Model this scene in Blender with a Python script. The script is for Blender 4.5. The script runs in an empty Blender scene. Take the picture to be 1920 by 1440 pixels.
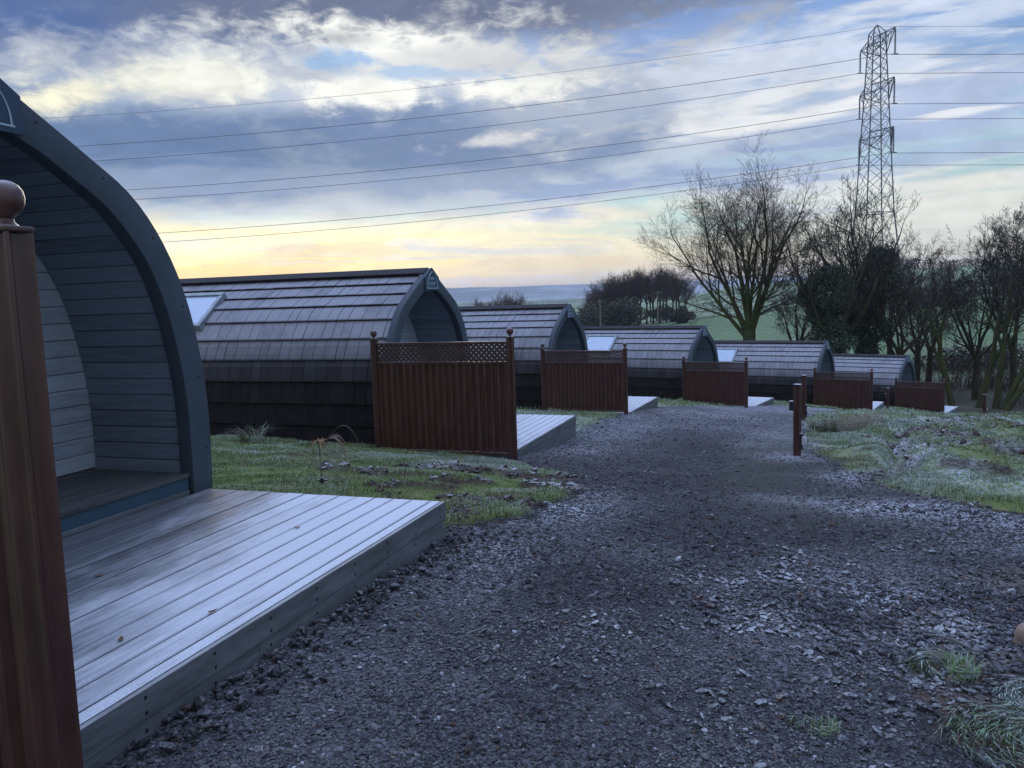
import bpy, bmesh, math, random
import numpy as np
from mathutils import Vector, Matrix
scene = bpy.context.scene
C = scene.collection
rad = math.radians
RNG = np.random.default_rng(7)
random.seed(5)

# ------------------------------------------------------------------ camera frame (used to lay the site out in metres)
YAW, PITCH, ROLL, FPX = rad(18.8), rad(6.2), rad(1.86), 1533.0
Fw = np.array([-math.sin(YAW)*math.cos(PITCH), math.cos(YAW)*math.cos(PITCH), -math.sin(PITCH)])
Rw0 = np.array([math.cos(YAW), math.sin(YAW), 0.0])
Uw0 = np.cross(Rw0, Fw)
Rw = Rw0*math.cos(ROLL) - Uw0*math.sin(ROLL)
Uw = Uw0*math.cos(ROLL) + Rw0*math.sin(ROLL)
FH = np.array([-math.sin(YAW), math.cos(YAW), 0.0])
def ray(x, y): return Fw + Rw*(x-960)/FPX - Uw*(y-720)/FPX
def at_depth(x, y, D):                       # point of the site at horizontal distance D ahead
    r = ray(x, y); return r*D/(r@FH)

# ------------------------------------------------------------------ terrain
CP = np.array([(-2.1,1.85,-1.475),(-2.1,4.7,-1.565),(0,0,-1.5),(0,-4,-1.3),(-6,-4,-1.2),(6,-4,-1.35),(1.5,0.5,-1.5),(3,3,-1.62),(0,5,-1.72),(3,8,-2.0),
(-3.45,10.1,-2.17),(-5.45,10.1,-2.10),(.12,12.5,-2.49),(-3.5,18.3,-2.80),(-5.5,18.5,-2.76),(-1.2,25.8,-3.68),(-3.2,26.3,-3.55),
(2.9,32.4,-4.75),(.95,32.9,-4.55),(6.57,40.5,-5.92),(4.7,41.2,-5.75),(.33,20.6,-3.2),(4,37.9,-5.48),(10.1,50,-7.2),
(4,13,-2.5),(8,12,-2.6),(12,14,-3.0),(5,19,-3.2),(8,25,-4.0),(12,35,-5.6),(18,12,-3.2),(20,30,-5.4),
(-10,3.2,-1.33),(-8,-1,-1.25),(-11.3,11.9,-2.16),(-11,20.5,-2.92),(-9,29.5,-3.86),(-4.5,36.3,-4.85),(0,45,-6.1),(-25,10,-2.6),(-25,30,-4.6),(-10,45,-6.3),(5,60,-7.6),(25,50,-7)], float)
def _tp(r2): return np.where(r2 > 1e-12, r2*np.log(np.maximum(r2, 1e-12)), 0)
_n = len(CP)
_K = _tp(((CP[:,None,:2]-CP[None,:,:2])**2).sum(-1)) + np.eye(_n)*0.6
_P = np.c_[np.ones(_n), CP[:,:2]]
_W = np.linalg.solve(np.block([[_K,_P],[_P.T,np.zeros((3,3))]]), np.r_[CP[:,2],0,0,0])
def h_near(x, y):
    out = _W[_n] + _W[_n+1]*x + _W[_n+2]*y
    for i in range(_n): out = out + _W[i]*_tp((x-CP[i,0])**2 + (y-CP[i,1])**2)
    return out
DK = np.log([60,100,180,350,500,700,1500,3000,6000,9000])
BK = np.array([-40,2,8,16,25,33.0])
FT = np.array([[-7.5,-10,-12,-14,-15,-16,-19,-23,-30,-35],[-7.5,-10,-12,-14,-15,-16,-19,-23,-30,-35],
[-7.5,-8.3,-7.4,-9,-10,-12,-18,-23,-30,-35],[-7.3,-7.5,-6.3,-2.5,1,-4,-17,-23,-30,-35],
[-7.2,-6.8,-3.6,4.5,7.0,3,-14,-23,-30,-35],[-7.2,-6.3,-2.5,6,8.5,6,-12,-23,-30,-35]], float)
def H(x, y):
    x = np.atleast_1d(np.asarray(x, float)); y = np.atleast_1d(np.asarray(y, float))
    d = np.hypot(x, y); L = x*math.cos(YAW)+y*math.sin(YAW); D = -x*math.sin(YAW)+y*math.cos(YAW)
    b = np.clip(np.degrees(np.arctan2(L, D)), -40, 33)
    ld = np.clip(np.log(np.maximum(d, 1)), DK[0], DK[-1])
    bi = np.clip(np.searchsorted(BK, b)-1, 0, len(BK)-2)
    tb = (b-BK[bi])/(BK[bi+1]-BK[bi]); tb = tb*tb*(3-2*tb)
    di = np.clip(np.searchsorted(DK, ld)-1, 0, len(DK)-2); td = (ld-DK[di])/(DK[di+1]-DK[di])
    f = (FT[bi,di]*(1-td)+FT[bi,di+1]*td)*(1-tb)+(FT[bi+1,di]*(1-td)+FT[bi+1,di+1]*td)*tb
    t = np.clip((d-42)/26, 0, 1); t = t*t*(3-2*t)
    hn = h_near(np.where(d < 75, x, 0), np.where(d < 75, y, 0))
    return np.where(t < 1, hn*(1-t), 0) + f*t
def h1(x, y): return float(H(x, y)[0])

def vnoise(x, y, seed=0):                    # value noise on the plane
    xi = np.floor(x).astype(np.int64); yi = np.floor(y).astype(np.int64)
    xf = x-xi; yf = y-yi; u = xf*xf*(3-2*xf); v = yf*yf*(3-2*yf)
    def hs(a, b):
        n = (a*374761393 + b*668265263 + seed*1442695041) & 0x7fffffff
        n = ((n ^ (n >> 13))*1274126177) & 0x7fffffff
        n = (n ^ (n >> 16)) & 0xffff
        return n/65535.0
    return (hs(xi,yi)*(1-u)+hs(xi+1,yi)*u)*(1-v)+(hs(xi,yi+1)*(1-u)+hs(xi+1,yi+1)*u)*v
def fbm(x, y, seed=0, o=4):
    s = 0; a = .5; t = 0
    for i in range(o):
        s = s + a*vnoise(x, y, seed+i*17); t += a; a *= .5; x = x*2.03+11.3; y = y*2.03-5.7
    return s/t
def sstep(a, b, x):
    t = np.clip((x-a)/(b-a), 0, 1); return t*t*(3-2*t)
def inpoly(x, y, poly):
    c = np.zeros(np.shape(x), bool); n = len(poly)
    for i in range(n):
        x0,y0 = poly[i]; x1,y1 = poly[(i+1) % n]
        if y0 == y1: continue
        m = ((y0 > y) != (y1 > y)) & (x < (x1-x0)*(y-y0)/(y1-y0)+x0)
        c ^= m
    return c
def polydist(x, y, poly):
    d = np.full(np.shape(x), 1e9); n = len(poly)
    for i in range(n):
        ax,ay = poly[i]; bx,by = poly[(i+1) % n]
        l2 = (bx-ax)**2+(by-ay)**2+1e-12
        t = np.clip(((x-ax)*(bx-ax)+(y-ay)*(by-ay))/l2, 0, 1)
        d = np.minimum(d, np.hypot(x-ax-t*(bx-ax), y-ay-t*(by-ay)))
    return d

# pods: front apex x, y, z and turn
PODS = [(-3.93,3.2,1.29,0.0),(-5.35,11.92,.464,.5),(-5.29,20.28,-.27,4.4),(-2.67,28.03,-1.22,13.5),(1.46,34.63,-2.2,14.0),(5.42,42.83,-3.45,21.0)]
def podw(i, u, v):
    a = rad(PODS[i][3]); return (PODS[i][0]+u*math.cos(a)+v*math.sin(a), PODS[i][1]-u*math.sin(a)+v*math.cos(a))
PATH = [(-2.6,-4),(-2.6,1.0),(-2.5,4.0),(-2.2,4.72),(-2.03,5.2),(-1.94,6.1),(-1.95,7.6),(-2.4,8.7),(-3.0,9.4),(-3.45,10.0),podw(1,1.6,-1.7),podw(1,1.6,1.7),
        (-3.85,15.3),(-3.6,17.2),podw(2,1.6,-1.7),podw(2,1.6,1.7),(-2.6,24.2),podw(3,1.6,-1.7),podw(3,1.6,1.7),(1.4,30.8),podw(4,1.6,-1.7),podw(4,1.6,1.7),(5.6,38.8),
        podw(5,1.6,-1.7),podw(5,1.6,1.7),(9.6,48.5),(13.5,52),(16,50),(12,42.5),(8.5,38.3),(5.2,34.3),(3.2,30.5),(.95,27),(.45,22),(.28,19.8),(.34,13),(.56,11.7),(.95,9.5),(1.4,8.2),(1.95,7.8),(3.2,7.3),(7,6),(8,0),(6,-4)]
def path_sd(x, y):                           # > 0 inside the gravel
    d = polydist(x, y, PATH); w = np.where(inpoly(x, y, PATH), d, -d)
    return w + (fbm(x*1.6, y*1.6, 3, 4)-.5)*.7
SOIL = [(-4.1,7.5,.9,.35),(-3.4,8.35,.9,.35),(-2.55,8.15,.75,.45),(-2.1,7.5,.5,.5),(-3.3,6.7,.8,.3),(-2.5,6.3,.7,.3),(-2.35,5.5,.3,.3),(-3.0,7.2,.5,.2),
        (1.35,11.0,.4,.8),(1.75,12.6,.45,.9),(2.3,13.2,.5,.9),(2.2,16,.4,1.2),(3.0,18.5,.8,1.0),(2.0,10.2,.5,.4),(2.9,11.4,.7,.6),(3.9,20.5,1.1,1.2),(1.6,14.5,.5,1.2),(2.6,15.5,.6,1.0),(1.1,10.3,.35,.5),(3.4,14,.7,1.2),(2.7,12.2,.5,.5),(4.5,17,.8,1.0),(6.2,33,1.5,2.0),(7.6,36,1.2,1.2)]
def soil_mask(x, y):
    m = np.zeros(np.shape(x))
    for cx,cy,rx,ry in SOIL: m = np.maximum(m, np.exp(-(((x-cx)/rx)**2+((y-cy)/ry)**2)))
    return sstep(.34, .80, m + (fbm(x*3.4, y*3.4, 9, 5)-.5)*1.25)
def bump(x, y):                              # relief of the lawn and of the dug-over mound on the right
    sd = path_sd(x, y)
    s = soil_mask(x, y)
    r = .05*(fbm(x*.9, y*.9, 21, 3)-.5)
    right = sstep(.2, 1.6, x - (.1 + .02*y)) * sstep(7.5, 10, y) * sstep(38, 20, y) * sstep(0, -.5, sd)
    r = r + right*(.62*fbm(x*1.0, y*.62, 31, 5)-.16+.10*(fbm(x*3.2, y*2.4, 35, 3)-.5))
    tr = np.exp(-((x-(1.05+(y-9.5)*.12+.08*np.sin(y*2)))/.16)**2)*sstep(9.6, 10.4, y)*sstep(18, 15, y)
    r = r - .24*tr
    r = r + s*(.10*fbm(x*5, y*5, 41, 4)-.02)
    far = sstep(60, 40, np.hypot(x, y))
    return r*far*sstep(.15, -.35, sd)
def frost_mask(x, y):
    return sstep(.42, .72, fbm(x*.55, y*.55, 51, 3)*.7+fbm(x*4, y*4, 61, 3)*.3)

# ------------------------------------------------------------------ object helpers
def tag(o, label=None, cat=None, group=None, kind=None):
    if label: o['label'] = label
    if cat: o['category'] = cat
    if group: o['group'] = group
    if kind: o['kind'] = kind
    return o
def link(o, parent=None):
    C.objects.link(o)
    if parent is not None: o.parent = parent
    return o
def empty(name, loc=(0,0,0), rz=0, label=None, cat=None, group=None):
    o = bpy.data.objects.new(name, None); o.location = loc; o.rotation_euler = (0,0,rz); o.empty_display_size = .2
    link(o); return tag(o, label, cat, group)
def np_mesh(name, V, F, mat, parent=None, col=None, smooth=False):
    """V (n,3); F = list of (m,k) index arrays"""
    me = bpy.data.meshes.new(name)
    V = np.asarray(V, np.float32)
    F = [np.asarray(f, np.int32) for f in (F if isinstance(F, list) else [F]) if len(f)]
    me.vertices.add(len(V)); me.vertices.foreach_set('co', V.ravel())
    loops = np.concatenate([f.ravel() for f in F]); me.loops.add(len(loops)); me.loops.foreach_set('vertex_index', loops)
    tot = np.concatenate([np.full(len(f), f.shape[1], np.int32) for f in F])
    st = np.concatenate([[0], np.cumsum(tot)[:-1]]).astype(np.int32)
    me.polygons.add(len(tot)); me.polygons.foreach_set('loop_start', st)
    me.polygons.foreach_set('use_smooth', np.full(len(tot), bool(smooth)))
    if col is not None:
        a = me.attributes.new('Col', 'FLOAT_COLOR', 'POINT')
        c = np.c_[np.asarray(col, np.float32)[:, :3], np.ones(len(V), np.float32)]
        a.data.foreach_set('color', c.astype(np.float32).ravel())
    me.update(calc_edges=True); me.validate()
    if mat: me.materials.append(mat)
    return link(bpy.data.objects.new(name, me), parent)
class MB:
    """collects simple solids into one mesh"""
    def __init__(s): s.v = []; s.f = []
    def add(s, vs, fs):
        n = len(s.v); s.v += [tuple(v) for v in vs]; s.f += [tuple(i+n for i in f) for f in fs]; return s
    def box(s, x0,x1,y0,y1,z0,z1):
        return s.add([(x0,y0,z0),(x1,y0,z0),(x1,y1,z0),(x0,y1,z0),(x0,y0,z1),(x1,y0,z1),(x1,y1,z1),(x0,y1,z1)],
                     [(0,3,2,1),(4,5,6,7),(0,1,5,4),(1,2,6,5),(2,3,7,6),(3,0,4,7)])
    def prism(s, pts, axis, a, b):           # pts: 2D outline (ccw), extruded along axis 'x','y','z' from a to b
        m = {'x': lambda p,t: (t,p[0],p[1]), 'y': lambda p,t: (p[0],t,p[1]), 'z': lambda p,t: (p[0],p[1],t)}[axis]
        n = len(pts)
        return s.add([m(p,a) for p in pts]+[m(p,b) for p in pts],
                     [tuple(range(n-1,-1,-1)), tuple(range(n,2*n))]+[(i,(i+1)%n,n+(i+1)%n,n+i) for i in range(n)])
    def bar(s, p, q, r, k=4, r2=None):
        p = Vector(p); q = Vector(q); d = (q-p).normalized(); r2 = r if r2 is None else r2
        a = d.orthogonal().normalized(); b = d.cross(a); vs = []
        for c,rr in ((p,r),(q,r2)):
            for i in range(k):
                t = 2*math.pi*(i+.5)/k; vs.append(c+a*math.cos(t)*rr+b*math.sin(t)*rr)
        return s.add(vs, [tuple(range(k-1,-1,-1)), tuple(range(k,2*k))]+[(i,(i+1)%k,k+(i+1)%k,k+i) for i in range(k)])
    def lathe(s, prof, c=(0,0,0), k=20):
        vs = []; fs = []; n = len(prof)
        for i in range(k):
            t = 2*math.pi*i/k
            for r,z in prof: vs.append((c[0]+r*math.cos(t), c[1]+r*math.sin(t), c[2]+z))
        for i in range(k):
            j = (i+1) % k
            for m in range(n-1): fs.append((i*n+m, j*n+m, j*n+m+1, i*n+m+1))
        return s.add(vs, fs)
    def build(s, name, mat, parent=None, smooth=False, bevel=0, label=None):
        me = bpy.data.meshes.new(name); me.from_pydata(s.v, [], s.f)
        bm = bmesh.new(); bm.from_mesh(me); bmesh.ops.recalc_face_normals(bm, faces=bm.faces)
        if bevel: bmesh.ops.bevel(bm, geom=[e for e in bm.edges if len(e.link_faces) == 2 and e.calc_face_angle(0) > .6], offset=bevel, segments=2, affect='EDGES', profile=.6)
        bm.to_mesh(me); bm.free()
        if smooth:
            me.polygons.foreach_set('use_smooth', [True]*len(me.polygons))
            try: me.set_sharp_from_angle(angle=rad(40))
            except Exception: pass
        me.materials.append(mat); me.update()
        o = link(bpy.data.objects.new(name, me), parent)
        if label: o['label'] = label
        return o
def copy_tree(o, parent=None):
    c = o.copy(); C.objects.link(c); c.parent = parent
    for ch in [x for x in bpy.data.objects if x.parent == o]: copy_tree(ch, c)
    return c

# ------------------------------------------------------------------ node helpers and materials
class NT:
    def __init__(s, tree): s.t = tree; s.t.nodes.clear()
    def n(s, typ, ins=None, **kw):
        nd = s.t.nodes.new(typ)
        for k,v in kw.items(): setattr(nd, k, v)
        for k,v in (ins or {}).items(): s.set(nd.inputs[k], v)
        return nd
    def set(s, sock, v):
        if isinstance(v, bpy.types.NodeSocket): s.t.links.new(v, sock)
        elif isinstance(v, bpy.types.Node): s.t.links.new(v.outputs[0], sock)
        else:
            if sock.type == 'RGBA' and len(v) == 3: v = (*v, 1)
            sock.default_value = v
    def m(s, op, a, b=0.0, c=0.0, clamp=False):
        nd = s.t.nodes.new('ShaderNodeMath'); nd.operation = op; nd.use_clamp = clamp
        s.set(nd.inputs[0], a); s.set(nd.inputs[1], b)
        if op in ('MULTIPLY_ADD','COMPARE','WRAP'): s.set(nd.inputs[2], c)
        return nd.outputs[0]
    def step(s, x, a, b, lo=0.0, hi=1.0):
        nd = s.n('ShaderNodeMapRange', interpolation_type='SMOOTHSTEP')
        s.set(nd.inputs['Value'], x); nd.inputs['From Min'].default_value = a; nd.inputs['From Max'].default_value = b
        nd.inputs['To Min'].default_value = lo; nd.inputs['To Max'].default_value = hi
        return nd.outputs[0]
    def mix(s, f, a, b, blend='MIX'):
        nd = s.n('ShaderNodeMix', data_type='RGBA', blend_type=blend)
        s.set(nd.inputs[0], f); s.set(nd.inputs[6], a); s.set(nd.inputs[7], b); return nd.outputs[2]
    def noise(s, co, scale, detail=4, rough=.55, dist=0.0, dim='3D'):
        nd = s.n('ShaderNodeTexNoise', noise_dimensions=dim)
        if co is not None: s.set(nd.inputs['Vector'], co)
        nd.inputs['Scale'].default_value = scale; nd.inputs['Detail'].default_value = detail
        nd.inputs['Roughness'].default_value = rough; nd.inputs['Distortion'].default_value = dist
        return nd.outputs[0]
    def mapv(s, co, scale=(1,1,1), loc=(0,0,0), rot=(0,0,0)):
        nd = s.n('ShaderNodeMapping'); s.set(nd.inputs[0], co); nd.inputs['Scale'].default_value = scale
        nd.inputs['Location'].default_value = loc; nd.inputs['Rotation'].default_value = rot; return nd.outputs[0]
    def sep(s, v): nd = s.n('ShaderNodeSeparateXYZ'); s.set(nd.inputs[0], v); return nd.outputs
def new_mat(name):
    m = bpy.data.materials.new(name); m.use_nodes = True; t = NT(m.node_tree)
    out = t.n('ShaderNodeOutputMaterial'); p = t.n('ShaderNodeBsdfPrincipled'); t.t.links.new(p.outputs[0], out.inputs[0])
    return m, t, p
def bump_to(t, p, h, dist=.01, strength=.6):
    b = t.n('ShaderNodeBump'); b.inputs['Strength'].default_value = strength; b.inputs['Distance'].default_value = dist
    t.set(b.inputs['Height'], h); t.t.links.new(b.outputs[0], p.inputs['Normal'])
FROST = (.64,.67,.70)

def mat_plain(name, base, rough=.6, var=.25, scale=8, metal=0.0, spec=.4, stretch=(1,1,1), bumpd=.002, frost=0.0, frost_lo=.55):
    m, t, p = new_mat(name); tc = t.n('ShaderNodeTexCoord').outputs['Object']
    co = t.mapv(tc, stretch)
    n1 = t.noise(co, scale, 5, .6); n2 = t.noise(co, scale*5.3, 3, .6)
    f = t.m('ADD', t.m('MULTIPLY', n1, .7), t.m('MULTIPLY', n2, .3))
    lo = tuple(c*(1-var) for c in base); hi = tuple(min(1,c*(1+var)) for c in base)
    c = t.mix(t.step(f, .3, .7), lo, hi)
    if frost:
        nz = t.sep(t.n('ShaderNodeNewGeometry').outputs['Normal'])[2]
        fm = t.m('MULTIPLY', t.step(nz, frost_lo, .95), t.step(f, .35, .6, .35, 1.0))
        c = t.mix(t.m('MULTIPLY', fm, frost), c, FROST)
    t.set(p.inputs['Base Color'], c); p.inputs['Metallic'].default_value = metal
    t.set(p.inputs['Roughness'], t.step(f, .2, .8, rough-.08, rough+.1)); p.inputs['Specular IOR Level'].default_value = spec
    bump_to(t, p, f, bumpd, .5)
    return m
def mat_attr(name, rough=.9, frost=0.0, lo=.4, spec=.2, nscale=60, trans=0.0):
    m, t, p = new_mat(name)
    a = t.n('ShaderNodeAttribute', attribute_name='Col').outputs['Color']
    tc = t.n('ShaderNodeTexCoord').outputs['Object']; n = t.noise(tc, nscale, 3)
    c = t.mix(t.step(n, .3, .7), t.mix(.45, a, (0,0,0)), t.mix(.04, a, (1,1,1)))
    if frost:
        nz = t.sep(t.n('ShaderNodeNewGeometry').outputs['Normal'])[2]
        n2 = t.noise(tc, 1.1, 3)
        fm = t.m('MULTIPLY', t.step(nz, lo, 1.0), t.step(t.m('ADD', t.m('MULTIPLY', n2, .75), t.m('MULTIPLY', n, .25)), .44, .62))
        c = t.mix(t.m('MULTIPLY', fm, frost), c, FROST)
    t.set(p.inputs['Base Color'], c); p.inputs['Roughness'].default_value = rough; p.inputs['Specular IOR Level'].default_value = spec
    return m

def mat_tile():
    m, t, p = new_mat('stone_coated_tile'); tc = t.n('ShaderNodeTexCoord').outputs['Object']
    oi = t.n('ShaderNodeObjectInfo').outputs['Random']
    co = t.n('ShaderNodeVectorMath', {0: tc, 1: t.n('ShaderNodeCombineXYZ', {0: t.m('MULTIPLY', oi, 40.0)})}, operation='ADD').outputs[0]
    a = t.n('ShaderNodeAttribute', attribute_name='Col').outputs['Color']
    rnd, edge, _ = t.sep(a)
    fine = t.noise(co, 90, 3, .7); streak = t.noise(t.mapv(co, (2.2,2,2)), 3.0, 5, .6); big = t.noise(co, 1.3, 3)
    base = t.mix(rnd, (.014,.0112,.0125), (.025,.019,.020)); base = t.mix(t.step(fine, .35, .65), t.mix(.4, base, (0,0,0)), base)
    base = t.mix(t.step(streak, .5, .75, 0, .22), base, (.060,.042,.040))
    nz = t.sep(t.n('ShaderNodeNewGeometry').outputs['Normal'])[2]
    cov = t.m('ADD', t.m('MULTIPLY', streak, .35), t.m('ADD', t.m('MULTIPLY', big, .45), t.m('MULTIPLY', rnd, .10)))
    fm = t.m('MULTIPLY', t.step(nz, .24, .60), t.step(cov, .28, .52, .70, 1.0))
    fm = t.m('MULTIPLY', fm, t.step(edge, .01, .07, .12, 1.0)); fm = t.m('MULTIPLY', fm, t.step(edge, .985, .88, .25, 1.0))
    fm = t.m('MULTIPLY', fm, t.step(fine, .25, .6, .65, 1.0))
    c = t.mix(t.m('MULTIPLY', fm, .74), base, (.40,.41,.46))
    t.set(p.inputs['Base Color'], c); p.inputs['Roughness'].default_value = .9; p.inputs['Specular IOR Level'].default_value = .25
    bump_to(t, p, t.m('ADD', t.m('MULTIPLY', fine, .5), t.m('MULTIPLY', streak, .9)), .006, .8)
    return m
def mat_deck():
    m, t, p = new_mat('frosted_deck_board'); tc = t.n('ShaderNodeTexCoord').outputs['Object']
    x, y, z = t.sep(tc)
    co = t.mapv(tc, (9,.9,5)); grain = t.noise(co, 4, 5, .65); fine = t.noise(tc, 160, 2, .7)
    board = t.n('ShaderNodeTexWhiteNoise', noise_dimensions='1D'); t.set(board.inputs['W'], t.m('FLOOR', t.m('DIVIDE', x, .134)))
    bw = board.outputs[0]
    wood = t.mix(grain, (.042,.046,.052), (.108,.116,.128)); wood = t.mix(t.m('MULTIPLY', bw, .35), wood, (.14,.148,.158))
    big = t.noise(t.mapv(tc, (1.2,.5,1)), 2.2, 4, .6)
    k = t.m('ADD', t.m('MULTIPLY', x, .50), t.m('MULTIPLY', y, .19))
    k = t.m('ADD', k, t.m('ADD', t.m('MULTIPLY', big, .75), t.m('ADD', t.m('MULTIPLY', bw, .12), t.m('MULTIPLY', grain, .42))))
    cov = t.step(k, .90, 1.46)
    nz = t.sep(t.n('ShaderNodeNewGeometry').outputs['Normal'])[2]
    cov = t.m('MULTIPLY', cov, t.step(nz, .3, .9))
    cov = t.m('MULTIPLY', cov, t.step(fine, .2, .65, .55, 1.0))
    bx = t.m('ABSOLUTE', t.m('SUBTRACT', t.m('FRACT', t.m('DIVIDE', t.m('SUBTRACT', x, .009), .134)), .5))
    cov = t.m('MULTIPLY', cov, t.step(t.m('ADD', bx, t.m('MULTIPLY', t.m('SUBTRACT', grain, .5), .16)), .50, .36, .58, 1.0))
    c = t.mix(t.m('MULTIPLY', cov, .86), wood, (.70,.74,.80))
    t.set(p.inputs['Base Color'], c); t.set(p.inputs['Roughness'], t.m('MULTIPLY_ADD', cov, .3, .55)); p.inputs['Specular IOR Level'].default_value = .35
    bump_to(t, p, t.m('ADD', t.m('MULTIPLY', grain, .6), t.m('MULTIPLY', fine, .4)), .003, .7)
    return m
def mat_paint(name, base, worn=.25, axis=(2.2,30,30), frost=0.0):
    m, t, p = new_mat(name); tc = t.n('ShaderNodeTexCoord').outputs['Object']
    g = t.noise(t.mapv(tc, axis), 1.6, 5, .65); b = t.noise(tc, 2.4, 4, .6); f = t.noise(tc, 55, 3)
    a = t.n('ShaderNodeAttribute', attribute_name='Col').outputs['Color']
    c = t.mix(t.step(g, .3, .72), tuple(x*(1-worn) for x in base), tuple(x*(1+worn) for x in base))
    c = t.mix(t.step(b, .52, .78, 0, .35), c, tuple(x*.55 for x in base))
    c = t.mix(t.m('MULTIPLY', t.sep(a)[0], .38), c, tuple(x*1.9 for x in base))
    t.set(p.inputs['Base Color'], c); p.inputs['Roughness'].default_value = .62; p.inputs['Specular IOR Level'].default_value = .3
    bump_to(t, p, t.m('ADD', g, t.m('MULTIPLY', f, .25)), .003, .6)
    return m
def mat_ground():
    m, t, p = new_mat('winter_turf'); a = t.n('ShaderNodeAttribute', attribute_name='Col').outputs['Color']
    tc = t.n('ShaderNodeTexCoord').outputs['Object']
    soil, frost, far = t.sep(a)
    n1 = t.noise(tc, 2.2, 5, .6); n2 = t.noise(tc, 26, 4, .65)
    g = t.mix(t.step(n1, .35, .65), (.095,.155,.038), (.175,.195,.068)); g = t.mix(t.step(n2, .4, .7, 0, .6), g, (.09,.085,.05))
    s = t.mix(t.step(n2, .3, .7), (.022,.016,.013), (.075,.055,.042))
    c = t.mix(soil, g, s)
    fm = t.m('MULTIPLY', frost, t.step(n2, .40, .62)); c = t.mix(t.m('MULTIPLY', fm, .8), c, (.50,.56,.58))
    # far pasture: big fields with frost, hedge lines and rough strips
    vo = t.n('ShaderNodeTexVoronoi', feature='F1'); t.set(vo.inputs['Vector'], t.mapv(tc, (.010,.0075,0), rot=(0,0,.5))); vo.inputs['Scale'].default_value = 1.0
    fc = t.sep(vo.outputs['Color'])[0]
    ve = t.n('ShaderNodeTexVoronoi', feature='DISTANCE_TO_EDGE'); t.set(ve.inputs['Vector'], t.mapv(tc, (.010,.0075,0), rot=(0,0,.5))); ve.inputs['Scale'].default_value = 1.0
    nf = t.noise(tc, .06, 5, .6)
    field = t.mix(t.step(fc, .3, .75), (.11,.17,.075), (.24,.31,.19)); field = t.mix(t.step(nf, .48, .68, 0, .6), field, (.17,.17,.11))
    field = t.mix(t.step(ve.outputs[0], .03, .012, 0, .9), field, (.03,.035,.022))
    fr2 = t.noise(tc, .9, 6, .7); fr3 = t.noise(t.mapv(tc, (.25,.25,.25)), .35, 5, .65)
    field = t.mix(t.step(fr2, .46, .70, 0, .42), field, (.38,.44,.38)); field = t.mix(t.step(fr3, .5, .66, 0, .55), field, (.13,.15,.08))
    c = t.mix(far, c, field)
    t.set(p.inputs['Base Color'], c); p.inputs['Roughness'].default_value = .95; p.inputs['Specular IOR Level'].default_value = .1
    bump_to(t, p, t.m('ADD', n2, n1), .03, .7)
    return m
def mat_path():
    m, t, p = new_mat('dark_gravel'); a = t.n('ShaderNodeAttribute', attribute_name='Col').outputs['Color']
    tc = t.n('ShaderNodeTexCoord').outputs['Object']
    soil, frost, wear = t.sep(a)
    vo = t.n('ShaderNodeTexVoronoi', feature='F1'); t.set(vo.inputs['Vector'], tc); vo.inputs['Scale'].default_value = 62.0; vo.inputs['Randomness'].default_value = 1.0
    v2 = t.n('ShaderNodeTexVoronoi', feature='F1'); t.set(v2.inputs['Vector'], tc); v2.inputs['Scale'].default_value = 130.0
    r = t.sep(vo.outputs['Color']); n = t.noise(tc, 7, 5, .65); n3 = t.noise(tc, .8, 4, .6)
    c = t.mix(r[0], (.018,.018,.021), (.078,.079,.086)); c = t.mix(t.step(r[1], .86, .97, 0, .8), c, (.14,.14,.14))
    c = t.mix(t.step(n, .45, .7, 0, .6), c, (.020,.020,.020))
    c = t.mix(t.m('MULTIPLY', wear, t.step(n, .3, .6, .5, .9)), c, (.058,.058,.052))
    c = t.mix(soil, c, t.mix(t.step(n, .35, .65), (.035,.025,.019), (.085,.062,.046)))
    fm = t.m('MULTIPLY', frost, t.step(t.m('ADD', t.m('MULTIPLY', r[2], .5), t.m('MULTIPLY', n, .6)), .42, .75))
    c = t.mix(t.m('MULTIPLY', fm, .8), c, (.52,.55,.60))
    t.set(p.inputs['Base Color'], c); p.inputs['Roughness'].default_value = .92; p.inputs['Specular IOR Level'].default_value = .12
    h = t.m('ADD', t.m('MULTIPLY', vo.outputs['Distance'], -1.0), t.m('ADD', t.m('MULTIPLY', v2.outputs['Distance'], -.5), t.m('MULTIPLY', n, .8)))
    bump_to(t, p, h, .012, .85)
    return m
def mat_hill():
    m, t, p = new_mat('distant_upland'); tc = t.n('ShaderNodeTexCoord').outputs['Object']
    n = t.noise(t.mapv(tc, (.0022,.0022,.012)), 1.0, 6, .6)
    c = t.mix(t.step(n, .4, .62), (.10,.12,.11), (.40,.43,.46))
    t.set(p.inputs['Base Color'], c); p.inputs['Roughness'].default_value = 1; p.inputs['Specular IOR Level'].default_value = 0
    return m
def mat_bark(name, dark, light, moss=0.0, mossc=(.07,.085,.025)):
    m, t, p = new_mat(name); tc = t.n('ShaderNodeTexCoord').outputs['Object']
    n = t.noise(t.mapv(tc, (6,6,1.4)), 1.6, 5, .65); n2 = t.noise(tc, .7, 3)
    c = t.mix(t.step(n, .3, .7), dark, light)
    if moss: c = t.mix(t.m('MULTIPLY', t.step(n2, .35, .6), moss), c, mossc)
    t.set(p.inputs['Base Color'], c); p.inputs['Roughness'].default_value = .9; p.inputs['Specular IOR Level'].default_value = .15
    bump_to(t, p, n, .03, .8); return m
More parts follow.
